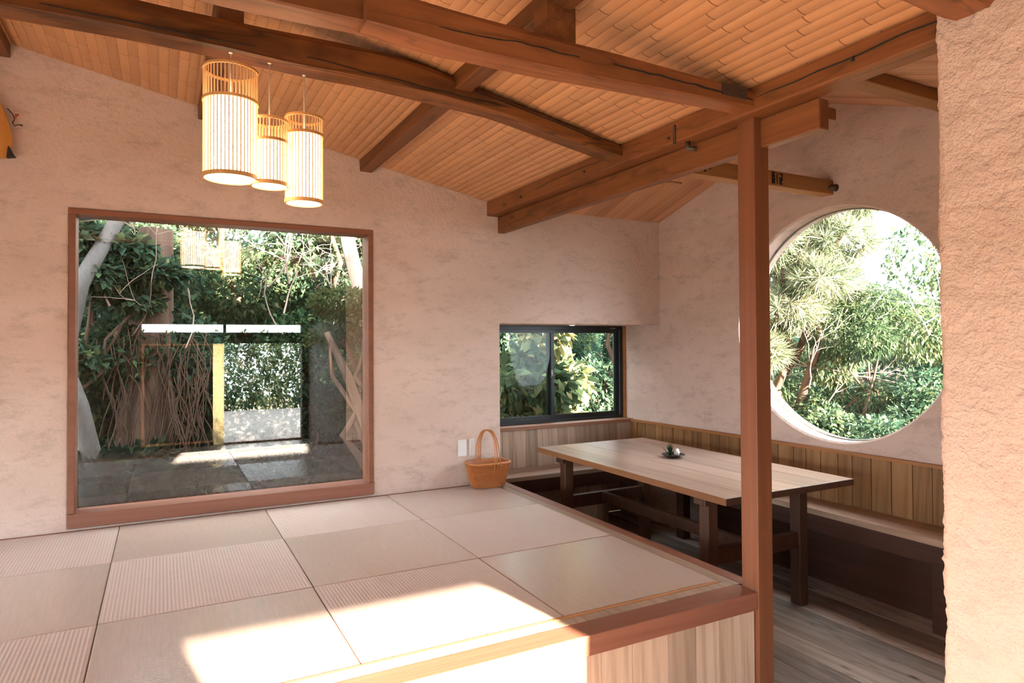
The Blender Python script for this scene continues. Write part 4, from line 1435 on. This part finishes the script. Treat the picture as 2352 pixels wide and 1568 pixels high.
tr = trunk('tree_trunk', 'thick brown trunk hung with roots at the left of the picture window', [(-0.12, 7.2, -0.8), (-0.14, 7.2, 0.2), (-0.1, 7.25, 1.1), (-0.05, 7.3, 2.2)], [0.28, 0.24, 0.2, 0.15], 'bark_brown')
a = Acc()
rr_ = random.Random(4)
for i in range(110):
    x0 = -0.12 + rr_.uniform(-0.32, 0.5)
    y0 = 6.98 + rr_.uniform(-0.08, 0.1)
    z0 = rr_.uniform(0.5, 1.3)
    Lr = rr_.uniform(0.4, 1.1)
    pts = []
    for q in np.linspace(0, 1, 7):
        pts.append((x0 + 0.08 * math.sin(q * 3 + i) + rr_.uniform(-.015, .015), y0 + rr_.uniform(-.015, .015), z0 - Lr * q))
    a.add(tube(pts, 0.0045, 4, False))
a.put('hanging_roots', 'bark_brown', tr)
trunk('tree_trunk', 'pale sunlit trunk at the top right of the picture window', [(2.35, 7.4, -0.7), (2.05, 7.4, 1.4), (1.85, 7.4, 2.2), (1.72, 7.5, 3.4)], [0.09, 0.085, 0.08, 0.07], 'bark_pale')
trunk('tree_trunk', 'dark curving maple stem at the right of the picture window', [(2.05, 6.5, -0.75), (1.85, 6.5, 0.1), (1.62, 6.5, 0.75), (1.42, 6.55, 1.2)], [0.06, 0.055, 0.045, 0.03], 'bark_brown')

# tangle of bare twigs, upper right of the picture window
def twigs(name, label, origin, n, span, seed, mat, depth=3):
    rr = random.Random(seed)
    a = Acc()
    def grow(p, d, L, r, lev):
        pts, rad = [Vector(p)], [r]
        q, dd = Vector(p), Vector(d).normalized()
        for i in range(5):
            dd = (dd + Vector((rr.uniform(-1, 1), rr.uniform(-1, 1), rr.uniform(-1, 1))) * 0.28).normalized()
            q = q + dd * L / 5
            pts.append(q.copy()); rad.append(r * (1 - 0.13 * (i + 1)))
        a.add(tube(pts, rad, 5, False))
        if lev > 0:
            for k in range(rr.choice([2, 3])):
                s = pts[rr.randrange(2, 6)]
                grow(s, dd + Vector((rr.uniform(-1, 1), rr.uniform(-.6, .6), rr.uniform(-1, 1))) * 0.9, L * 0.68, r * 0.6, lev - 1)
    for i in range(n):
        grow(Vector(origin) + Vector((rr.uniform(-1, 1) * span[0], rr.uniform(-1, 1) * span[1], rr.uniform(-1, 1) * span[2])), (rr.uniform(-.6, .6), rr.uniform(-.3, .3), rr.uniform(0.2, 1)), rr.uniform(0.5, 0.9), rr.uniform(0.006, 0.012), depth)
    root = empty(name, origin, label, 'branches')
    a.put('twigs', mat, root)
twigs('bare_branches', 'tangle of bare pale twigs in the upper right of the picture window', (1.35, 7.3, 1.5), 9, (0.4, 0.2, 0.35), 3, 'twig')
twigs('bare_branches', 'few bare twigs in the left part of the picture window', (-0.1, 7.0, 1.3), 4, (0.4, 0.2, 0.3), 8, 'twig', 2)

# seen through the corner window
shrub('leafy_shrub', 'lime-green broad-leaved shrub close outside the corner window', 'shrub', (3.5, 6.5, -0.75), blobs(21, 16, 0.75, 0.3, 0.9, 2.3, 0.16, 0.34), 2600, 0.16, 0.55, 'leaf_lime', tint=(0.62, 0.22), droop=0.6)
shrub('evergreen_tree', 'dark green tree behind the lime shrub, outside the corner window', 'tree', (4.9, 8.4, -0.7), blobs(22, 16, 1.2, 0.6, 0.4, 3.2, 0.35, 0.65), 20000, 0.09, 0.45, 'leaf_mid', r0=0.09, tint=(0.5, 0.22))
shrub('leafy_shrub', 'yellowing low shrub along the sill of the corner window', 'shrub', (3.6, 6.2, -0.75), blobs(23, 9, 0.6, 0.2, 0.85, 1.15, 0.12, 0.22), 1100, 0.13, 0.65, 'leaf_lime', tint=(0.78, 0.18))
shrub('evergreen_tree', 'dense green tree at the right outside the corner window', 'tree', (5.4, 7.4, -0.7), blobs(24, 14, 0.6, 0.5, 0.4, 3.0, 0.3, 0.5), 16000, 0.08, 0.4, 'leaf_mid', r0=0.09)
trunk('tree_trunk', 'brown trunk seen through the right pane of the corner window', [(4.55, 7.2, -0.75), (4.52, 7.2, 0.6), (4.5, 7.25, 1.6), (4.6, 7.3, 3.0)], [0.14, 0.12, 0.11, 0.09], 'bark_brown')

# seen through the round window
def pine(name, label, base, clumps, tufts, per, L, tips, tint):
    root = empty(name, base, label, 'tree')
    needles('needles', clumps, tufts, per, L, 0.011, 'needle', root, tint)
    branchy(root, 'trunk', base, tips, 0.07, 'bark_brown', 0.15, 5)
pine('podocarpus_tree', 'long-needled yellow-green tree in the upper left of the round window', (6.4, 5.6, -0.7),
     [(5.9, 4.9, 2.1, .45, .4, .22), (6.3, 4.6, 2.6, .5, .4, .25), (6.0, 5.3, 2.55, .5, .4, .25), (6.5, 4.9, 1.75, .4, .4, .2), (6.0, 5.0, 1.45, .45, .4, .2), (6.5, 4.2, 2.9, .45, .4, .25), (5.8, 5.2, 1.0, .35, .3, .18), (6.6, 5.4, 2.1, .5, .4, .25), (6.3, 4.5, 2.15, .4, .3, .2), (6.8, 4.6, 3.2, .6, .5, .3), (6.0, 4.6, 1.75, .3, .3, .16), (6.2, 5.3, 3.1, .6, .5, .25)],
     1500, 34, 0.19, [(6.0, 4.9, 2.1), (6.3, 4.6, 2.6), (6.0, 5.3, 2.5), (6.5, 4.3, 2.9), (5.9, 5.0, 1.4)], (0.62, 0.22))
pine('podocarpus_tree', 'long-needled tree in the bright top right of the round window', (8.0, 4.3, -0.5),
     [(7.6, 4.0, 2.9, .5, .45, .3), (7.9, 3.6, 3.3, .6, .5, .3), (7.5, 4.4, 3.4, .6, .5, .3), (8.1, 4.2, 2.5, .5, .4, .25), (7.7, 3.4, 2.6, .5, .4, .25)],
     520, 34, 0.2, [(7.6, 4.0, 2.9), (7.9, 3.6, 3.3), (7.5, 4.4, 3.4)], (0.75, 0.2))
shrub('leafy_shrub', 'pale green bamboo-like shrub in the middle of the round window', 'shrub', (7.0, 4.7, -0.7), blobs(31, 18, 0.7, 0.8, 0.6, 2.2, 0.2, 0.42), 19000, 0.08, 0.24, 'leaf_lime', tint=(0.45, 0.22), r0=0.025, droop=0.7)
shrub('leafy_shrub', 'dark green hedge shrub along the bottom of the round window', 'shrub', (5.9, 4.2, -0.75), blobs(32, 24, 0.45, 1.3, 0.5, 1.05, 0.2, 0.34), 20000, 0.06, 0.5, 'leaf_mid', tint=(0.5, 0.22))
shrub('evergreen_tree', 'deep green tree standing behind the middle of the round window', 'tree', (8.3, 5.8, -0.6), blobs(33, 20, 1.0, 1.4, 0.3, 2.1, 0.4, 0.7), 26000, 0.08, 0.45, 'leaf_mid', r0=0.09)
shrub('leafy_shrub', 'green shrub at the right bottom of the round window', 'shrub', (6.8, 3.5, -0.75), blobs(34, 16, 0.5, 0.7, 0.4, 1.4, 0.22, 0.4), 15000, 0.065, 0.5, 'leaf_mid', tint=(0.6, 0.22))
shrub('evergreen_tree', 'hazy pale tree at the far right of the round window', 'tree', (10.0, 4.6, 0.2), blobs(35, 16, 1.0, 1.6, 0.3, 2.2, 0.4, 0.8), 12000, 0.11, 0.4, 'leaf_lime', r0=0.09, tint=(0.55, 0.22))
twigs('bare_branches', 'bare silvery branches at the right of the round window', (6.9, 3.75, 1.25), 6, (0.2, 0.3, 0.2), 12, 'twig_grey', 3)
twigs('bare_branches', 'thin brown stems low in the middle of the round window', (6.6, 4.7, 0.5), 6, (0.3, 0.4, 0.3), 15, 'twig', 2)

# garden behind the house (reflected in the picture window)
shrub('hedge_shrub', 'clipped garden hedge beyond the rear garden door', 'hedge', (1.6, -9.5, -0.75), [(x, 0, 1.05, 0.6, 0.45, 1.1) for x in np.linspace(-5, 5, 18)], 26000, 0.12, 0.5, 'leaf_lime', tint=(0.45, 0.2))
